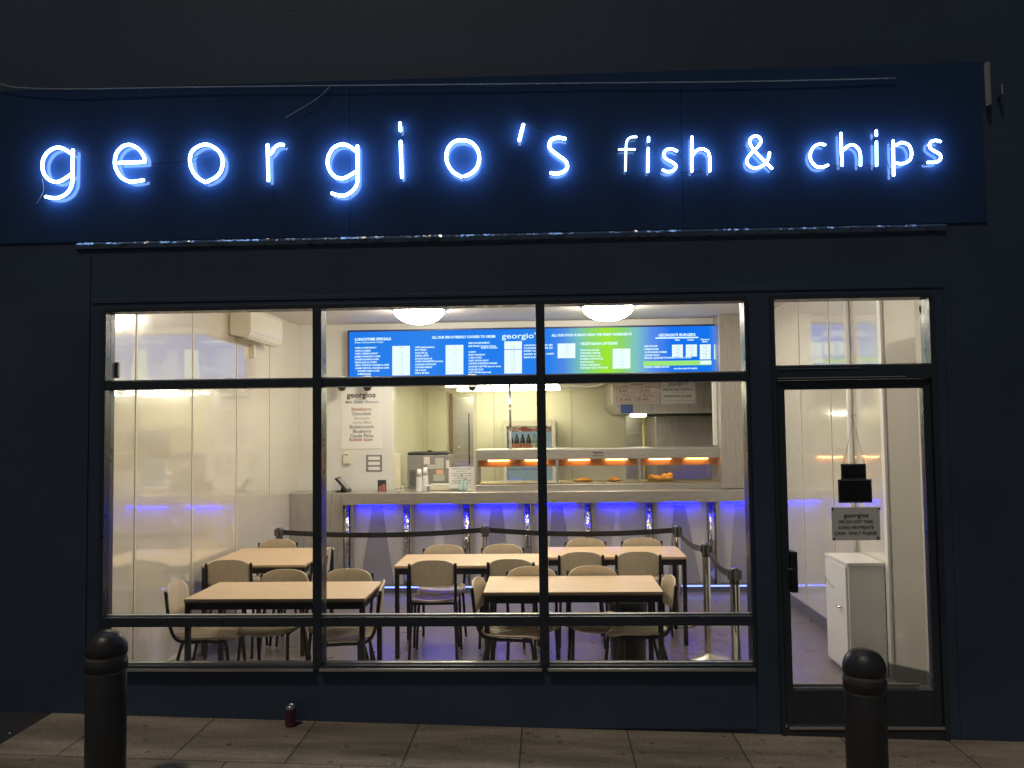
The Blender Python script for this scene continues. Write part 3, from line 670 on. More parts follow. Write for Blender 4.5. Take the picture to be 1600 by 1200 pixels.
for a, b_ in zip(divs, divs[1:]):
    box('glass_panel', M['glass2'], hc, a + .013, b_ - .013, HY0 + .010, HY0 + .015, z0 + .07, 1.458)
    box('tray', M['tray'], hc, a + .015, b_ - .015, HY0 + .04, HY1 - .03, z0 + .067, z0 + .078, .002)
    for k in (.27, .73):
        x = a + (b_ - a) * k; box('heat_lamp', M['heat'], hc, x - .12, x + .12, HY0 + .10, HY0 + .13, 1.449, 1.4605, .003)
    box('reflector', mat('copper tinted reflector', (.75, .38, .20), .35, .8), hc, a + .016, b_ - .016, HY0 + .16, HY0 + .18, 1.38, 1.461, .002)
q = P(934.5, 707, HY0 - .002)
text_mb([('hewigo', (q.x, HY0 - .003, q.z), .026, .115, 'CENTER', .05, 0), ('quality frying', (q.x, HY0 - .003, q.z - .035), .012, .13, 'CENTER', .03, .2)]).build('maker_plate', M['ink'], hc)
# food portions inside (things resting in it)
def lump(px, Y, s, lab, seed):
    rr = random.Random(seed); q = P(px, 750, Y); mb = MB()
    bmesh.ops.create_icosphere(mb.bm, subdivisions=3, radius=1)
    for v in mb.bm.verts:
        k = 1 + .18 * math.sin(v.co.x * 5 + seed) + .14 * math.sin(v.co.y * 7 + seed * 2) + rr.uniform(-.05, .05)
        v.co = Vector((v.co.x * s[0] * k, v.co.y * s[1] * k, max(v.co.z, -.3) * s[2] * k))
    for f in mb.bm.faces: f.smooth = True
    zz = min(v.co.z for v in mb.bm.verts)
    bmesh.ops.translate(mb.bm, verts=mb.bm.verts[:], vec=(0, 0, -zz))
    o = mb.build('battered_fish', M['food']); o.location = (q.x, Y, z0 + .079); tag(o, lab, 'food', 'battered food in the hot cabinet')
lump(912, 4.60, (.10, .05, .03), 'flat golden battered piece in the middle bay, left side', 1)
lump(959, 4.60, (.07, .05, .035), 'golden battered piece in the middle bay, right side', 2)
lump(1020, 4.60, (.065, .05, .05), 'golden battered piece at the left of the right bay', 3)
lump(1032, 4.62, (.05, .05, .045), 'golden battered piece between two others in the right bay', 4)
lump(1043, 4.60, (.07, .05, .065), 'tallest golden battered piece in the right bay', 5)
MB().tube([(PX(797, 650, 4.6), 4.62, zt), (PX(797, 650, 4.6), 4.62, KZ)], .016, 10).build('support_pole', M['chrome'], hc)

# notices posted above the counter, on the hood front
hood = empty('extractor_hood', (1.5, 5.4, 1.98), 'large stainless extraction hood over the range at the kitchen right', 'hood')
hY = 5.44; ha = PX(957, 620, hY); hb = PX(1121, 620, hY); zb = 1.985
mb = MB(); mb.prism([(hY, zb + .0), (hY, KZ - .001), (KY - .02, KZ - .001), (KY - .02, zb)], 'x', ha, RX - .001)
bmesh.ops.bevel(mb.bm, geom=[e for e in mb.bm.edges if all(abs(v.co.x - ha) < .01 and abs(v.co.z - zb) < .01 for v in e.verts)], offset=.11, segments=1, affect='EDGES')
mb.build('shell', M['steelw'], hood)
a = P(957, 633, hY); b_ = P(989, 645, hY)
box('blue_film', M['bfilm'], hood, ha + .10, b_.x, hY - .003, hY - .0005, zb + .005, PZ(960, 628, hY))
MB().tube([(ha + .25, hY + .3, zb - .02), (ha + .45, hY + .3, zb - .02)], .016, 8).build('hood_lamp', M['tube'], hood)
Yh = hY - .010
def wallnote(name, px0, py0, px1, py1, Y, m, label, group=None): return notice(name, px0, py0, px1, py1, Y, m, label, 'notice', .003, None, group)
o = wallnote('price_notice', 960, 597, 1030, 631, Yh, M['paperp'], 'pinkish paper notice with four price boxes on the extractor hood')
mb = MB()
for (x0, y0, x1, y1) in ((962.5, 606.5, 992.5, 614.5), (996.5, 606, 1026.5, 614), (963, 620, 993, 628.5), (996.5, 619.5, 1026.5, 628)):
    a = P(x0, y0, Yh); b_ = P(x1, y1, Yh); t = .0035
    for bb in ((a.x, b_.x, a.z - t, a.z), (a.x, b_.x, b_.z, b_.z + t), (a.x, a.x + t, b_.z, a.z), (b_.x - t, b_.x, b_.z, a.z)):
        mb.box(bb[0], bb[1], Yh - .0015, Yh - .0005, bb[2], bb[3])
mb.build('ruled_box', M['inkg'], o)
text_mb([T(995, 600.5, Yh - .001, 'Today\'s Prices', 2.6, 22), T(976, 604, Yh - .001, 'Haddock', 2, 12), T(1012, 603.5, Yh - .001, 'Cod', 2, 8), T(978, 617.6, Yh - .001, 'Small', 2, 9), T(1012, 617.2, Yh - .001, 'Special', 2, 14),
         T(973, 611, Yh - .001, '4.60', 4, 13), T(1008, 610, Yh - .001, '5.20', 4, 15), T(977, 624.5, Yh - .001, '3.60', 4, 17), T(1005, 624, Yh - .001, '8.40', 4, 17)]).build('lettering', M['inkg'], o)
o = wallnote('batter_notice', 1032, 595, 1087, 630.5, Yh, M['paper'], 'white notice about beer batter on the hood, right of the price boxes')
text_mb([T(1059, 599.5, Yh - .001, "georgio's", 5.5, 29, bold=.01)]).build('heading', M['inkb'], o)
text_mb([T(1059, 608.8, Yh - .001, 'BEER BATTER TUESDAYS', 3, 47), T(1059, 619, Yh - .001, 'TRADITIONAL OR BEER', 3, 43)]).build('lettering', M['ink'], o)
mb = MB()
for y, x0, x1 in ((613.3, 1048, 1071), (626.5, 1036, 1084)): 
    a = P(x0, y, Yh); b_ = P(x1, y, Yh); mb.box(a.x, b_.x, Yh - .0015, Yh - .0005, a.z - .002, a.z + .002)
mb.build('rule', M['inkg'], o)

# range and steel wall below hood
rg = empty('frying_range', (1.8, 6.4, 0), 'grey steel frying range housing beneath the extraction hood', 'range')
x0 = PX(978, 670, 6.9)
box('splashback', M['steel'], rg, x0, RX - .02, KY - .06, KY - .03, .9, zb - .002, .002)
xa = PX(1024, 670, 6.0)
box('tall_housing', M['steelw'], rg, xa, RX - .02, 6.0, KY - .07, .0, zb - .03, .01)
box('housing_flap', M['steel'], rg, xa + .01, xa + .10, 5.985, 5.998, .9, 1.68, .003)
box('hob_body', M['steel'], rg, x0, xa - .01, 6.3, KY - .07, 0, .95, .01)
MB().tube([(PX(1006, 670, 6.2), 6.2, .955), (PX(1006, 670, 6.2), 6.2, zb - .01)], .022, 10).build('flue_pipe', mat('yellowed enamel pipe', (.62, .56, .22), .35), rg)

# steel kitchen door
kd = empty('kitchen_door', (0, KY, 0), 'narrow stainless steel door in the kitchen rear wall', 'door')
xa, xb = PX(708, 680, KY), PX(740, 680, KY)
box('leaf', M['steel'], kd, xa, xb, KY - .03, KY - .009, .01, 2.28, .004)
box('door_frame', mat('brown timber door frame', (.23, .13, .07), .5), kd, xa - .045, xa - .002, KY - .035, KY - .009, 0, 2.33, .003)
MB().tube([(xa + .06, KY - .03, 1.55), (xa + .06, KY - .06, 1.55), (xa + .12, KY - .06, 1.55)], .008, 8).build('handle', M['chrome'], kd)
box('pull_bar', M['black'], kd, xb - .07, xb - .055, KY - .045, KY - .031, 1.3, 2.05, .003)

# drinks fridge
fx0, fx1 = PX(786, 680, 6.4), PX(868, 680, 6.4)
fr = empty('drinks_fridge', ((fx0 + fx1) / 2, 6.4, 0), 'glass fronted drinks fridge against the kitchen rear wall', 'fridge')
fz = PZ(820, 655, 6.4)
mb = MB(); mb.box(fx0, fx0 + .05, 6.4, 6.95, 0, fz, .006); mb.box(fx1 - .05, fx1, 6.4, 6.95, 0, fz, .006); mb.box(fx0 + .05, fx1 - .05, 6.4, 6.95, fz - .1, fz, .006)
mb.box(fx0 + .05, fx1 - .05, 6.4, 6.95, 0, .3, .006); mb.build('cabinet', M['acw'], fr)
box('lit_back', M['fridgein'], fr, fx0 + .05, fx1 - .05, 6.86, 6.9, .3, fz - .1)
for z in (.9, 1.48, 1.25): box('shelf', M['alu'], fr, fx0 + .052, fx1 - .052, 6.5, 6.85, z - .01, z)
box('header_strip', mat('red swirled header', (.45, .10, .08), .4, colvar=(9, (1, 1, 2), (.8, .72, .66), .45, .55)), fr, fx0 + .055, fx1 - .055, 6.42, 6.44, fz - .17, fz - .102)
box('glass_door', M['glass2'], fr, fx0 + .052, fx1 - .052, 6.404, 6.41, .31, fz - .105)
labs = ['cola bottle nearest the fridge edge, orange label', 'second cola bottle from the left in the fridge', 'middle cola bottle in the fridge', 'fourth cola bottle from the left in the fridge', 'clear bottle beside the lime one in the fridge', 'lime yellow bottle in the drinks fridge']
for i in range(6):
    x = fx0 + .10 + i * .082; zb0 = 1.481
    kind = 0 if i < 4 else (1 if i == 4 else 2)
    o = empty('drink_bottle', (x, 6.56, zb0), labs[i], 'bottle', 'bottles on the top fridge shelf')
    MB().lathe([(0, 0), (.034, .002), (.036, .02), (.036, .15), (.03, .19), (.014, .225), (.013, .25), (0, .252)], (x, 6.56, zb0), 14).build('body', M[('bottle', 'clearb', 'ylabel')[kind]], o)
    MB().lathe([(.0375, .06), (.0375, .125)], (x, 6.56, zb0), 14).build('wrapper', M[('blabel', 'white', 'ylabel')[kind]], o)

# grey drinks machine with notes
mx0, mx1 = PX(637, 740, 4.95), PX(703, 740, 4.95); mz = PZ(670, 711, 4.95)
gm = empty('drinks_machine', ((mx0 + mx1) / 2, 5.0, CTZ), 'grey counter machine with black lid covered in stuck notes', 'machine')
box('body', M['greypl'], gm, mx0, mx1, 4.92, 5.3, CTZ, mz, .012)
mb = MB(); mb.box(mx0 + .0, mx1 - .02, 4.93, 5.28, mz + .001, mz + .035, .015); mb.box((mx0 + mx1) / 2 - .03, (mx0 + mx1) / 2 + .03, 5.0, 5.1, mz + .036, mz + .055, .008); mb.build('lid', M['blackp'], gm)
mb = MB()
for i in range(9):
    mb.box(mx0 + .03, mx0 + .10, 4.914, 4.9195, CTZ + .03 + i * .022, CTZ + .036 + i * .022)
mb.build('vent_slot', M['blackp'], gm)
def mnote(px0, py0, px1, py1, m):
    a = P(px0, py0, 4.91); b_ = P(px1, py1, 4.91); box('stuck_note', m, gm, a.x, b_.x, 4.914, 4.9175, b_.z, a.z)
mnote(662, 714, 671.5, 725.5, M['paperp']); mnote(680, 715.5, 693, 732.5, M['inkp']); mnote(668, 726, 679.5, 733, M['inkp']); mnote(681.5, 733.5, 692.5, 741, M['papero']); mnote(677, 741.5, 694.5, 751.5, M['inkp'])
mnote(697, 719, 702, 732, M['paperp'])

# items on the counter
def cups(px, ytop, Y, lab):
    q = P(px, ytop, Y); x = q.x; o = empty('cup_stack', (x, Y, CTZ), lab, 'cups', 'stacks of white cups on the counter')
    mb = MB(); h = q.z - CTZ; k = 0; z = 0
    prof = [(.0, 0), (.042, 0)]
    nn = 7
    for i in range(nn):
        zz = .012 + (h - .09) * i / nn; r = .042 - .010 * i / nn
        prof += [(r, zz), (r - .003, zz + .004), (r - .0035, zz + (h - .09) / nn - .002)]
    prof += [(.030, h - .08), (.022, h), (0, h)]
    mb.lathe(prof, (x, Y, CTZ), 24).build('cups', M['white'], o)
cups(655, 733, 4.42, 'shorter left stack of upturned white cups'); cups(664.5, 730.5, 4.50, 'taller right stack of upturned white cups')
o = empty('takeaway_tub', (PX(670, 765, 4.45), 4.45, CTZ), 'single small white pot beside the cup stacks', 'pot')
MB().lathe([(0, 0), (.018, 0), (.022, .055), (.026, .057), (.026, .068), (0, .07)], (PX(669.5, 765, 4.45), 4.42, CTZ), 18).build('pot', M['white'], o)
o = notice('counter_sign', 701, 730, 741, 763, 4.5, M['paper'], 'cream typed sign propped on the counter left of the hot cabinet', 'sign')
a = P(721, 746, 4.494)
text_mb([T(721, 732.5 + k * 3.6, 4.4975, s_, 1.7, w_) for k, (s_, w_) in enumerate((('PLEASE ORDER HERE', 30), ('all food is', 15), ('cooked to order please allow', 32), ('a few minutes for your fish', 30), ('to be freshly fried', 20), ('we accept cash only', 30), ('thank you for your custom', 26)))]).build('lettering', M['inkg'], o)
x0, x1 = PX(673, 765, 4.6), PX(719, 765, 4.6)
o = empty('ledge_box', ((x0 + x1) / 2, 4.58, CTZ), 'low cream box on the counter in front of the typed sign', 'box')
MB().box(x0, x1, 4.52, 4.66, CTZ + .001, CTZ + .062, .006).build('box_body', M['cream'], o)
MB().box(x0 - .004, x1 + .004, 4.517, 4.663, CTZ + .0625, CTZ + .07, .002).build('lid', M['white'], o)
# sauce bottles
for px, h, lab in ((722, .19, 'small glass bottle by the typed sign'), (727, .14, 'short glass shaker in front of the typed sign'), (719, .10, 'tiny glass jar by the typed sign')):
    x = PX(px, 760, 4.40); o = empty('condiment_bottle', (x, 4.40, CTZ), lab, 'bottle')
    MB().lathe([(0, .001), (.018, .001), (.020, .02), (.019, h * .6), (.009, h * .78), (.009, h * .9)], (x, 4.40, CTZ), 16).build('glass', M['clearb'], o)
    MB().lathe([(.011, h * .9), (.011, h), (0, h)], (x, 4.40, CTZ), 16).build('cap', M['greypl'], o)
# cream post left of machine
x0, x1 = PX(614, 740, 4.9), PX(628, 740, 4.9)
o = empty('paper_roll_holder', ((x0 + x1) / 2, 4.8, CTZ), 'tall cream box standing on the counter beside the wall end', 'box')
box('box_body', M['cream'], o, x0, x1, 4.8, 4.9, CTZ, PZ(620, 711, 4.8), .008); box('cap', M['white'], o, x0 - .004, x1 + .004, 4.796, 4.904, PZ(620, 711, 4.8), PZ(620, 711, 4.8) + .012, .003)
# card terminal / till screen
q = P(536, 757, 4.45)
o = empty('till_terminal', (q.x, 4.45, CTZ), 'black tilted till screen at the left end of the counter', 'till')
mb = MB(); rot = Matrix.Rotation(R(48), 4, 'Y') @ Matrix.Rotation(R(0), 4, 'X')
MB().box(q.x - .105, q.x + .105, 4.36, 4.56, q.z - .012, q.z + .012, .006, rot).build('screen_body', M['blackp'], o)
MB().box(q.x - .08, q.x + .08, 4.38, 4.54, q.z + .014, q.z + .017, .0, rot, (q.x, 4.46, q.z)).build('screen', mat('pale till screen', (.30, .30, .28), .25), o)
MB().tube([(q.x - .02, 4.47, CTZ), (q.x + .0, 4.47, q.z)], .018, 10).lathe([(0, 0), (.07, 0), (.068, .012), (0, .014)], (q.x - .02, 4.47, CTZ), 24).build('stand', M['blackp'], o)
# red picture / pot
o = notice('photo_card', 590, 750, 603.5, 770, 4.46, M['ink'], 'dark framed card with red figures on the counter under the notice frame', 'card')
a = P(592, 758, 4.45); b_ = P(602, 769.5, 4.45)
mb = MB(); mb.box(a.x, a.x + .03, 4.440, 4.456, b_.z, a.z - .01, .006); mb.box(a.x + .035, b_.x, 4.440, 4.456, b_.z, a.z + .01, .006); mb.build('red_figure', M['inkr'], o)
# white dish & fork
q = P(624, 769, 4.35); o = empty('small_dish', (q.x, 4.35, CTZ), 'small white dish with a leaning white spoon on the counter edge', 'dish')
MB().lathe([(0, .002), (.02, .002), (.035, .016), (.033, .017), (.0, .006)], (q.x, 4.35, CTZ), 24).build('dish', M['white'], o)
MB().tube([(q.x + .05, 4.36, CTZ + .006), (q.x + .025, 4.36, CTZ + .07)], .005, 8).build('spoon', M['white'], o)

# rear wall things
Yw = BY - .006
o = notice('flavours_poster', 533, 602, 597, 701, Yw, M['paper'], 'tall faded milk shake flavours poster on the white wall', 'poster')
text_mb([T(564.5, 617.5, Yw - .001, 'georgios', 8.5, 46, bold=.03)]).build('heading', M['ink'], o)
text_mb([T(565, 628.3, Yw - .001, 'Milk Shake Flavours', 4.2, 54, bold=.01, shear=.35)]).build('subheading', M['inkb'], o)
text_mb([T(564.5, 639.5, Yw - .001, 'Strawberry', 5.2, 32), T(564, 687, Yw - .001, 'Bubble Gum', 4.6, 37)]).build('red_lettering', M['inkr'], o)
text_mb([T(564.5, 646.5, Yw - .001, 'Chocolate', 5.2, 30), T(565, 667, Yw - .001, 'Butterscotch', 5.2, 38), T(565.5, 674, Yw - .001, 'Blueberry', 5.2, 29), T(565, 681, Yw - .001, 'Candy Floss', 5.2, 37)]).build('lettering', M['inkg'], o)
text_mb([T(565, 653.5, Yw - .001, 'Banana', 4.6, 24), T(566, 660, Yw - .001, 'Lime Mint', 4.6, 30)]).build('pale_lettering', M['inkp'], o)
o = notice('wall_frame', 572, 711, 597, 736.5, Yw, M['inkg'], 'small grey frame of three white slots on the white wall', 'frame')
mb = MB()
for k in range(3):
    a = P(575.5, 713.5 + k * 8, Yw - .001); b_ = P(593.5, 718.5 + k * 8, Yw - .001); mb.box(a.x, b_.x, Yw - .003, Yw - .0005, b_.z, a.z)
mb.build('white_slot', M['paper'], o)
a = P(537, 708, Yw); b_ = P(547.5, 724.5, Yw)
o = empty('wall_switch', ((a.x + b_.x) / 2, Yw, b_.z), 'cream switch box on the white wall above the till', 'switch')
box('box_body', M['cream'], o, a.x, b_.x, Yw - .03, Yw + .004, b_.z, a.z, .006); box('rocker', M['inkg'], o, a.x + .02, b_.x - .02, Yw - .034, Yw - .0305, a.z - .025, a.z - .012, .001)

# air conditioner on left wall
o = empty('air_conditioner', (LX, 3.0, 2.70), 'cream wall air conditioner high on the left wall', 'air conditioner')
ax1 = PX(391, 510, 2.47); az = PZ(391, 527, 2.47)
mb = MB(); mb.prism([(LX + .002, az + .03), (LX + .002, az + .30), (ax1 - .03, az + .30), (ax1, az + .27), (ax1, az + .05), (ax1 - .03, az)], 'y', 2.47, 3.42)
bmesh.ops.bevel(mb.bm, geom=mb.bm.edges[:], offset=.012, segments=2, affect='EDGES'); mb.build('casing', M['acw'], o)
box('air_flap', M['trim_line'], o, ax1 - .10, ax1 - .04, 2.53, 3.36, az - .004, az + .004, .001)
box('drain_box', M['acw'], o, PX(395, 540, 3.1) - .01, PX(395, 540, 3.1) + .05, 3.0, 3.06, az - .14, az - .01, .004)

# pipe on right wall and cabinet
MB_ = MB().tube([(PX(1328, 665, 1.72), 1.72, .02), (PX(1328, 665, 1.72), 1.72, CZ)], .020, 12)
tag(MB_.build('wall_pipe', M['white']), 'white vertical pipe on the right wall behind the hanging signs', 'pipe')
cb = empty('white_cabinet', (2.31, 1.4, 0), 'low white cupboard against the right wall inside the door', 'cabinet')
cabw = mat('white laminate', (.80, .80, .79), .3)
box('carcass', cabw, cb, 2.185, RX - .014, 1.17, 1.64, .005, .80, .003)
box('cabinet_top', cabw, cb, 2.172, RX - .014, 1.16, 1.65, .8005, .822, .003)
dr = MB().box(2.168, 2.184, 1.185, 1.625, .03, .79, .003).build('cupboard_door', cabw, cb)
MB().tube([(2.167, 1.27, .48), (2.145, 1.27, .48), (2.145, 1.33, .48)], .006, 8).build('handle', M['chrome'], dr)
mb = MB(); mb.tube(cr([(2.15, 1.56, .60), (2.14, 1.54, .66), (2.15, 1.50, .62), (2.16, 1.42, .60)], 5), .0022, 5)
mb.build('wire_loop', M['wire'], cb)

# ------------------------------------------------------------------ tables
def make_table(w, d):
    t = empty('cafe_table')
    MB().box(-w / 2, w / 2, -d / 2, d / 2, .722, .740, .003).build('tabletop', M['wood'], t, local=True)
    MB().box(-w / 2 + .002, w / 2 - .002, -d / 2 + .002, d / 2 - .002, .714, .7215).build('edging', M['edge'], t, local=True)
    mb = MB(); h = .045
    for s in (-1, 1):
        mb.box(-w / 2 + .04, w / 2 - .04, s * (d / 2 - .022) - .012, s * (d / 2 - .022) + .012, .713 - h, .713, .003)
        mb.box(s * (w / 2 - .022) - .012, s * (w / 2 - .022) + .012, -d / 2 + .04, d / 2 - .04, .713 - h, .713, .003)
    mb.build('frame', M['black'], t, local=True)
    for sx in (-1, 1):
        for sy in (-1, 1):
            x = sx * (w / 2 - .021); y = sy * (d / 2 - .021)
            MB().box(x - .017, x + .017, y - .017, y + .017, .004, .713, .004).build('leg', M['black'], t, local=True)
    return t
def put(t, x, y, rz, label, cat, group):
    t.location = (x, y, 0); t.rotation_euler = (0, 0, R(rz)); tag(t, label, cat, group); return t
def dup(root):
    r = root.copy(); C.objects.link(r)
    for ch in list(root.children):
        c = ch.copy(); C.objects.link(c); c.parent = r
        for g in list(ch.children):
            d = g.copy(); C.objects.link(d); d.parent = c
    return r
TG = 'beech topped tables in the cafe'
t0 = make_table(1.2, .6)
for i, (x, y, rz, lab) in enumerate([(-1.80, .68, 0, 'long beech table nearest the window on the left'), (-.64, 1.94, 0, 'beech table in the middle row behind the central mullion'),
        (.56, 2.33, 0, 'beech table furthest back on the right, before the queue posts'), (.16, .86, 0, 'beech table nearest the window on the right, over the black bin')]):
    put(t0 if i == 0 else dup(t0), x, y, rz, lab, 'table', TG)
put(make_table(.86, .96), -2.42, 2.20, 0, 'squarish beech table against the left wall', 'table', TG)

# ------------------------------------------------------------------ chairs
def make_chair():
    t = empty('cafe_chair')
    def seatf(u, v):
        vv = math.sin(v * PI / 2); hw = .20 * (1 - abs(vv) ** 5) ** .2 if abs(vv) < .999 else .13
        hw = max(hw, .13); x = u * hw; y = vv * .195 + .01
        z = .462 + .016 * (u * u) - .012 * math.cos(vv * 1.4)
        if vv > .45: z -= .030 * ((vv - .45) / .55) ** 2
        if vv < -.6: z += .012 * ((-vv - .6) / .4) ** 2
        return Vector((x, y, z))
    MB().sheet(seatf, 12, 14, .011, (0, 0, -1)).build('seat', M['ply'], t, local=True)
    def backf(u, v):
        vv = math.sin(v * PI / 2); k = (1 - abs(vv) ** 2.7) if vv > 0 else (1 - abs(vv) ** 5)
        hw = max(.188 * max(k, 0) ** (.37 if vv > 0 else .2), .012 if vv > 0 else .12)
        x = u * hw; z = .700 + vv * .105
        y = -.222 - .10 * (z - .6) - .028 * (1 - (x / .19) ** 2) + .02
        return Vector((x, y, z))
    MB().sheet(backf, 14, 24, .011, (0, -1, 0)).build('backrest', M['ply'], t, local=True)
    r = .0115
    for s in (-1, 1):
        MB().tube(cr([(s * .181, -.236, .775), (s * .181, -.224, .66), (s * .180, -.205, .54), (s * .176, -.17, .462), (s * .170, -.11, .436), (s * .168, 0, .434), (s * .166, .15, .430)], 5), r, 8).build('side_rail', M['black'], t, local=True)
    for s in (-1, 1):
        MB().tube(cr([(s * .167, .13, .430), (s * .170, .165, .40), (s * .185, .205, .008)], 5), r, 8).build('leg', M['black'], t, local=True)
        MB().tube(cr([(s * .168, -.10, .432), (s * .172, -.135, .40), (s * .188, -.225, .008)], 5), r, 8).build('leg', M['black'], t, local=True)
    mb = MB(); mb.tube([(-.166, .12, .430), (.166, .12, .430)], r * .9, 8); mb.tube([(-.168, -.10, .434), (.168, -.10, .434)], r * .9, 8)
    mb.build('crossbar', M['black'], t, local=True)
    return t
def cpos(px, py, Y): return PX(px, py, Y)
# (back-centre x, back y, heading deg [0 faces away from the window], label)
CH = [
 (-2.58, .64, -86, 'chair at the left end of the front left table, facing along it'),
 (-2.58, 1.60, 2, 'chair with its back to the window at the squarish wall table'),
 (-1.96, 1.12, 178, 'chair behind the front left table, left one of its far side'),
 (-1.50, 1.13, 183, 'chair behind the front left table, right one of its far side'),
 (-2.56, 2.80, 180, 'chair on the far side of the squarish wall table'),
 (-1.93, 2.22, 92, 'further chair on the right side of the squarish wall table'),
 (-1.88, 1.80, 86, 'nearer chair on the right side of the squarish wall table'),
 (-1.13, .62, 96, 'chair at the right end of the front left table'),
 (-.92, 1.52, 3, 'chair with its back to the window left of the two at the middle table'),
 (-.30, 1.56, -3, 'chair with its back to the window right of the two at the middle table'),
 (-.92, 2.36, 180, 'chair on the far side of the middle table, left one'),
 (-.40, 2.37, 180, 'chair on the far side of the middle table, right one'),
 (.28, 1.90, 2, 'chair with its back to the window at the back right table, left one'),
 (.73, 1.90, -2, 'chair with its back to the window at the back right table, right one'),
 (.35, 2.72, 180, 'chair on the far side of the back right table, left one'),
 (.87, 2.73, 180, 'chair on the far side of the back right table, right one'),
 (-.12, 1.19, 180, 'chair behind the front right table, left one of its far side'),
 (.32, 1.20, 182, 'chair behind the front right table, right one of its far side'),
 (-.50, .72, -97, 'chair at the left end of the front right table'),
 (.84, .78, 97, 'chair at the right end of the front right table, beside the bin'),
]
c0 = make_chair()
for i, (x, y, h, lab) in enumerate(CH):
    o = c0 if i == 0 else dup(c0)
    d = Vector((-math.sin(R(h)), math.cos(R(h)), 0)) * .245      # from backrest to seat centre
    put(o, x + d.x, y + d.y, h + random.uniform(-3, 3), lab, 'chair', 'plywood and black tube cafe chairs')

# ------------------------------------------------------------------ black bin
bn = empty('waste_bin', (.60, 1.42, 0), 'black plastic pedal bin standing under the front right table', 'bin')
bx, by = .60, 1.42
mb = MB(); mb.lathe([(0, .004), (.125, .004), (.130, .02), (.150, .48), (.152, .49), (0, .49)], (bx, by, 0), 28); mb.build('body', M['blackp'], bn)
mb = MB(); mb.lathe([(.158, .488), (.160, .505), (.150, .53), (.10, .545), (0, .55)], (bx, by, 0), 28); mb.build('lid', M['blackp'], bn)
MB().tube([(bx - .155, by - .02, .50), (bx - .19, by - .03, .50)], .012, 10).build('hinge_knob', M['chrome'], bn)

# ------------------------------------------------------------------ queue barriers
posts = [(-2.57, 2.86), (-.60, 2.93), (1.20, 2.81), (1.245, 1.64), (1.215, .50)]
plab = ['queue post at the left by the wall table', 'queue post in the middle behind the tables', 'queue post at the right rear corner of the barrier', 'queue post with its round chrome base in view', 'queue post nearest the window']
def make_post():
    t = empty('queue_post')
    MB().lathe([(0, 0), (.165, 0), (.165, .012), (.155, .022), (.04, .034), (.03, .05), (0, .05)], (0, 0, 0), 40).build('base', M['steel'], t, local=True)
    MB().lathe([(.0305, .04), (.0305, .80)], (0, 0, 0), 24).build('tube', M['chrome'], t, local=True)
    MB().lathe([(.033, .80), (.033, .895), (.028, .905), (0, .906)], (0, 0, 0), 24).box(-.016, .016, -.045, .045, .83, .89, .004).box(-.045, .045, -.014, .014, .83, .89, .004).build('belt_head', mat('belt head dark chrome', (.12, .12, .12), .25, .8), t, local=True)
    return t
p0 = make_post()
for i, ((x, y), lab) in enumerate(zip(posts, plab)):
    put(p0 if i == 0 else dup(p0), x, y, 0, lab, 'queue post', 'retractable belt queue posts')
blab = ['black belt from the wall side post to the middle queue post', 'black belt from the middle post to the right rear post', 'black belt from the right rear post towards the window', 'black belt between the two queue posts nearest the window']
belt = mat('black woven belt', (.014, .014, .015), .6)
for (a, b_), lab, dz in zip(zip(posts, posts[1:]), blab, (.0, .0, 0, -.0)):
    A = Vector((a[0], a[1], .86)); B = Vector((b_[0], b_[1], .86)); d = (B - A).normalized(); A += d * .046; B -= d * .046
    nrm = Vector((-d.y, d.x, 0)); mb = MB(); N = 16; vs = []
    for i in range(N + 1):
        t = i / N; c = A.lerp(B, t); c.z -= (.035 if abs(a[0] - b_[0]) > .5 else .05) * 4 * t * (1 - t)
        tw = .0
        vs.append([mb.bm.verts.new(c + nrm * sx * .0012 + Vector((0, 0, sz * .024))) for sx, sz in ((-1, -1), (1, -1), (1, 1), (-1, 1))])
    for p_, q_ in zip(vs, vs[1:]):
        for k in range(4): mb.bm.faces.new((p_[k], p_[(k + 1) % 4], q_[(k + 1) % 4], q_[k]))
    mb.bm.faces.new(vs[0]); mb.bm.faces.new(vs[-1])
    tag(mb.build('barrier_belt', belt), lab, 'belt', 'queue barrier belts')

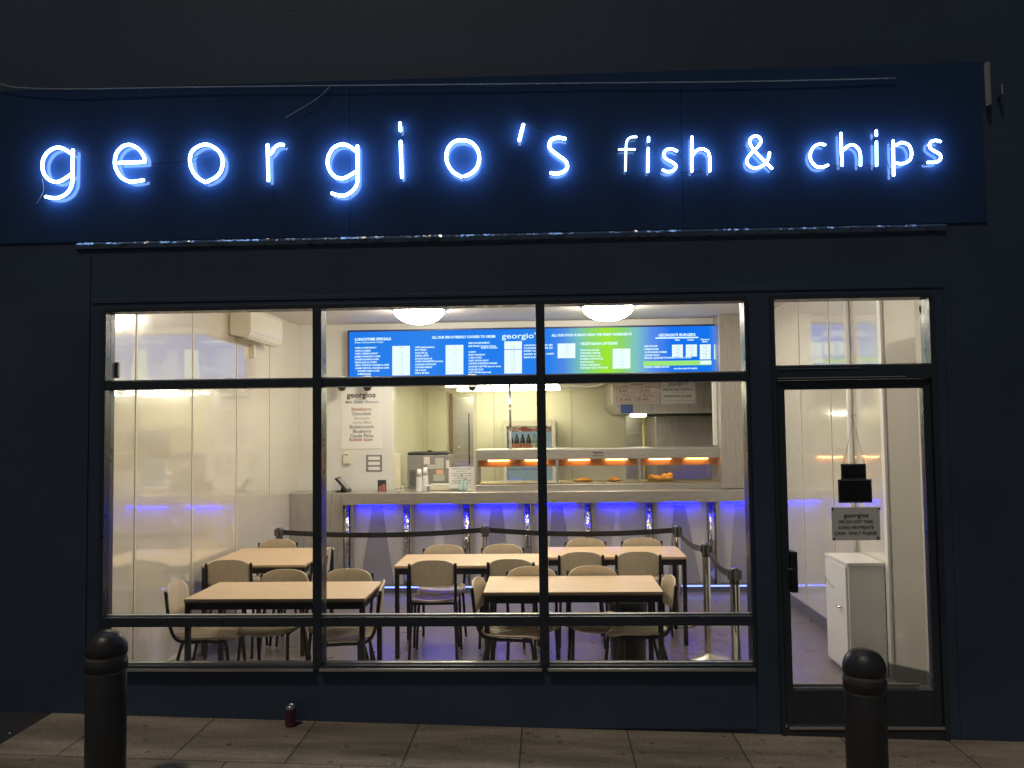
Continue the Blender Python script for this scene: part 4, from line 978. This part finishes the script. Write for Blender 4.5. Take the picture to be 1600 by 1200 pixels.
# ------------------------------------------------------------------ street things
def bollard(px, ytop, lab):
    Y = -1.06; q = P(px, ytop, Y); x, zt = q.x, q.z; g = gz(x, Y); r = .096
    o = empty('bollard', (x, Y, g), lab, 'bollard', 'black bollards on the pavement')
    h = zt - g
    rb = r * .96
    body = [(0, -.02), (rb, -.02), (rb, h - .215), (r * .93, h - .207)]
    MB().lathe([(rb, -.02), (rb, h - .205), (r * .93, h - .199), (r * .93, h - .186), (r, h - .182), (r, h - .140), (r * .94, h - .134), (r * .94, h - .112), (r, h - .106)]
               + [(r * math.cos(t) ** .75 if t < PI / 2 - .01 else 0, h - .095 + .095 * math.sin(t)) for t in [i * PI / 2 / 12 for i in range(13)]], (x, Y, g), 48).build('post', M['bollard'], o)
    MB().lathe([(r * .945, h - .132), (r * .955, h - .123), (r * .945, h - .114)], (x, Y, g), 48).build('groove_band', M['band'], o)
    MB().lathe([(r * .935, h - .198), (r * .945, h - .192), (r * .935, h - .187)], (x, Y, g), 48).build('groove_band', M['band'], o)
bollard(167, 985, 'black domed bollard at the left, before the window corner')
bollard(1349, 1013, 'black domed bollard in front of the entrance door')
q = P(454, 1138, -.10); x = q.x; z = gz(x, -.10) + .001
o = empty('drinks_can', (x, -.10, z), 'purple drinks can left on the pavement beneath the window', 'can')
MB().lathe([(0, .004), (.022, .003), (.027, 0), (.033, .012), (.033, .105)], (x, -.10, z), 32).build('body', M['can'], o)
MB().lathe([(.033, .105), (.028, .117), (.0275, .121), (.026, .121), (.0255, .117), (0, .117)], (x, -.10, z), 32).build('lid', M['alu'], o)
o = MB(); q = P(15, 1163, -.35)
bmesh.ops.create_icosphere(o.bm, subdivisions=2, radius=.006)
for v in o.bm.verts: v.co += Vector((q.x, -.35, gz(q.x, -.35) + .005))
tag(o.build('litter_scrap', M['paper']), 'tiny pale scrap lying on the dark ground at the far left', 'litter')

# double socket on the kitchen wall
q = P(860, 690, KY); o = empty('wall_socket', (q.x, KY - .01, q.z), 'small white double socket on the cream kitchen wall', 'socket')
box('plate', M['white'], o, q.x - .07, q.x + .07, KY - .02, KY - .0085, q.z - .04, q.z + .04, .003)
for dx in (-.035, .035): box('rocker', M['inkg'], o, q.x + dx - .008, q.x + dx + .008, KY - .024, KY - .0205, q.z + .01, q.z + .03, .001)
# conduit across the kitchen ceiling corner
mb = MB(); mb.tube(cr([P(880, 602, 6.9), P(925, 604, 6.8), P(946, 598, 6.0)], 5), .014, 8)
tag(mb.build('kitchen_conduit', M['white']), 'thin pale conduit running to the extractor hood under the kitchen ceiling', 'conduit')
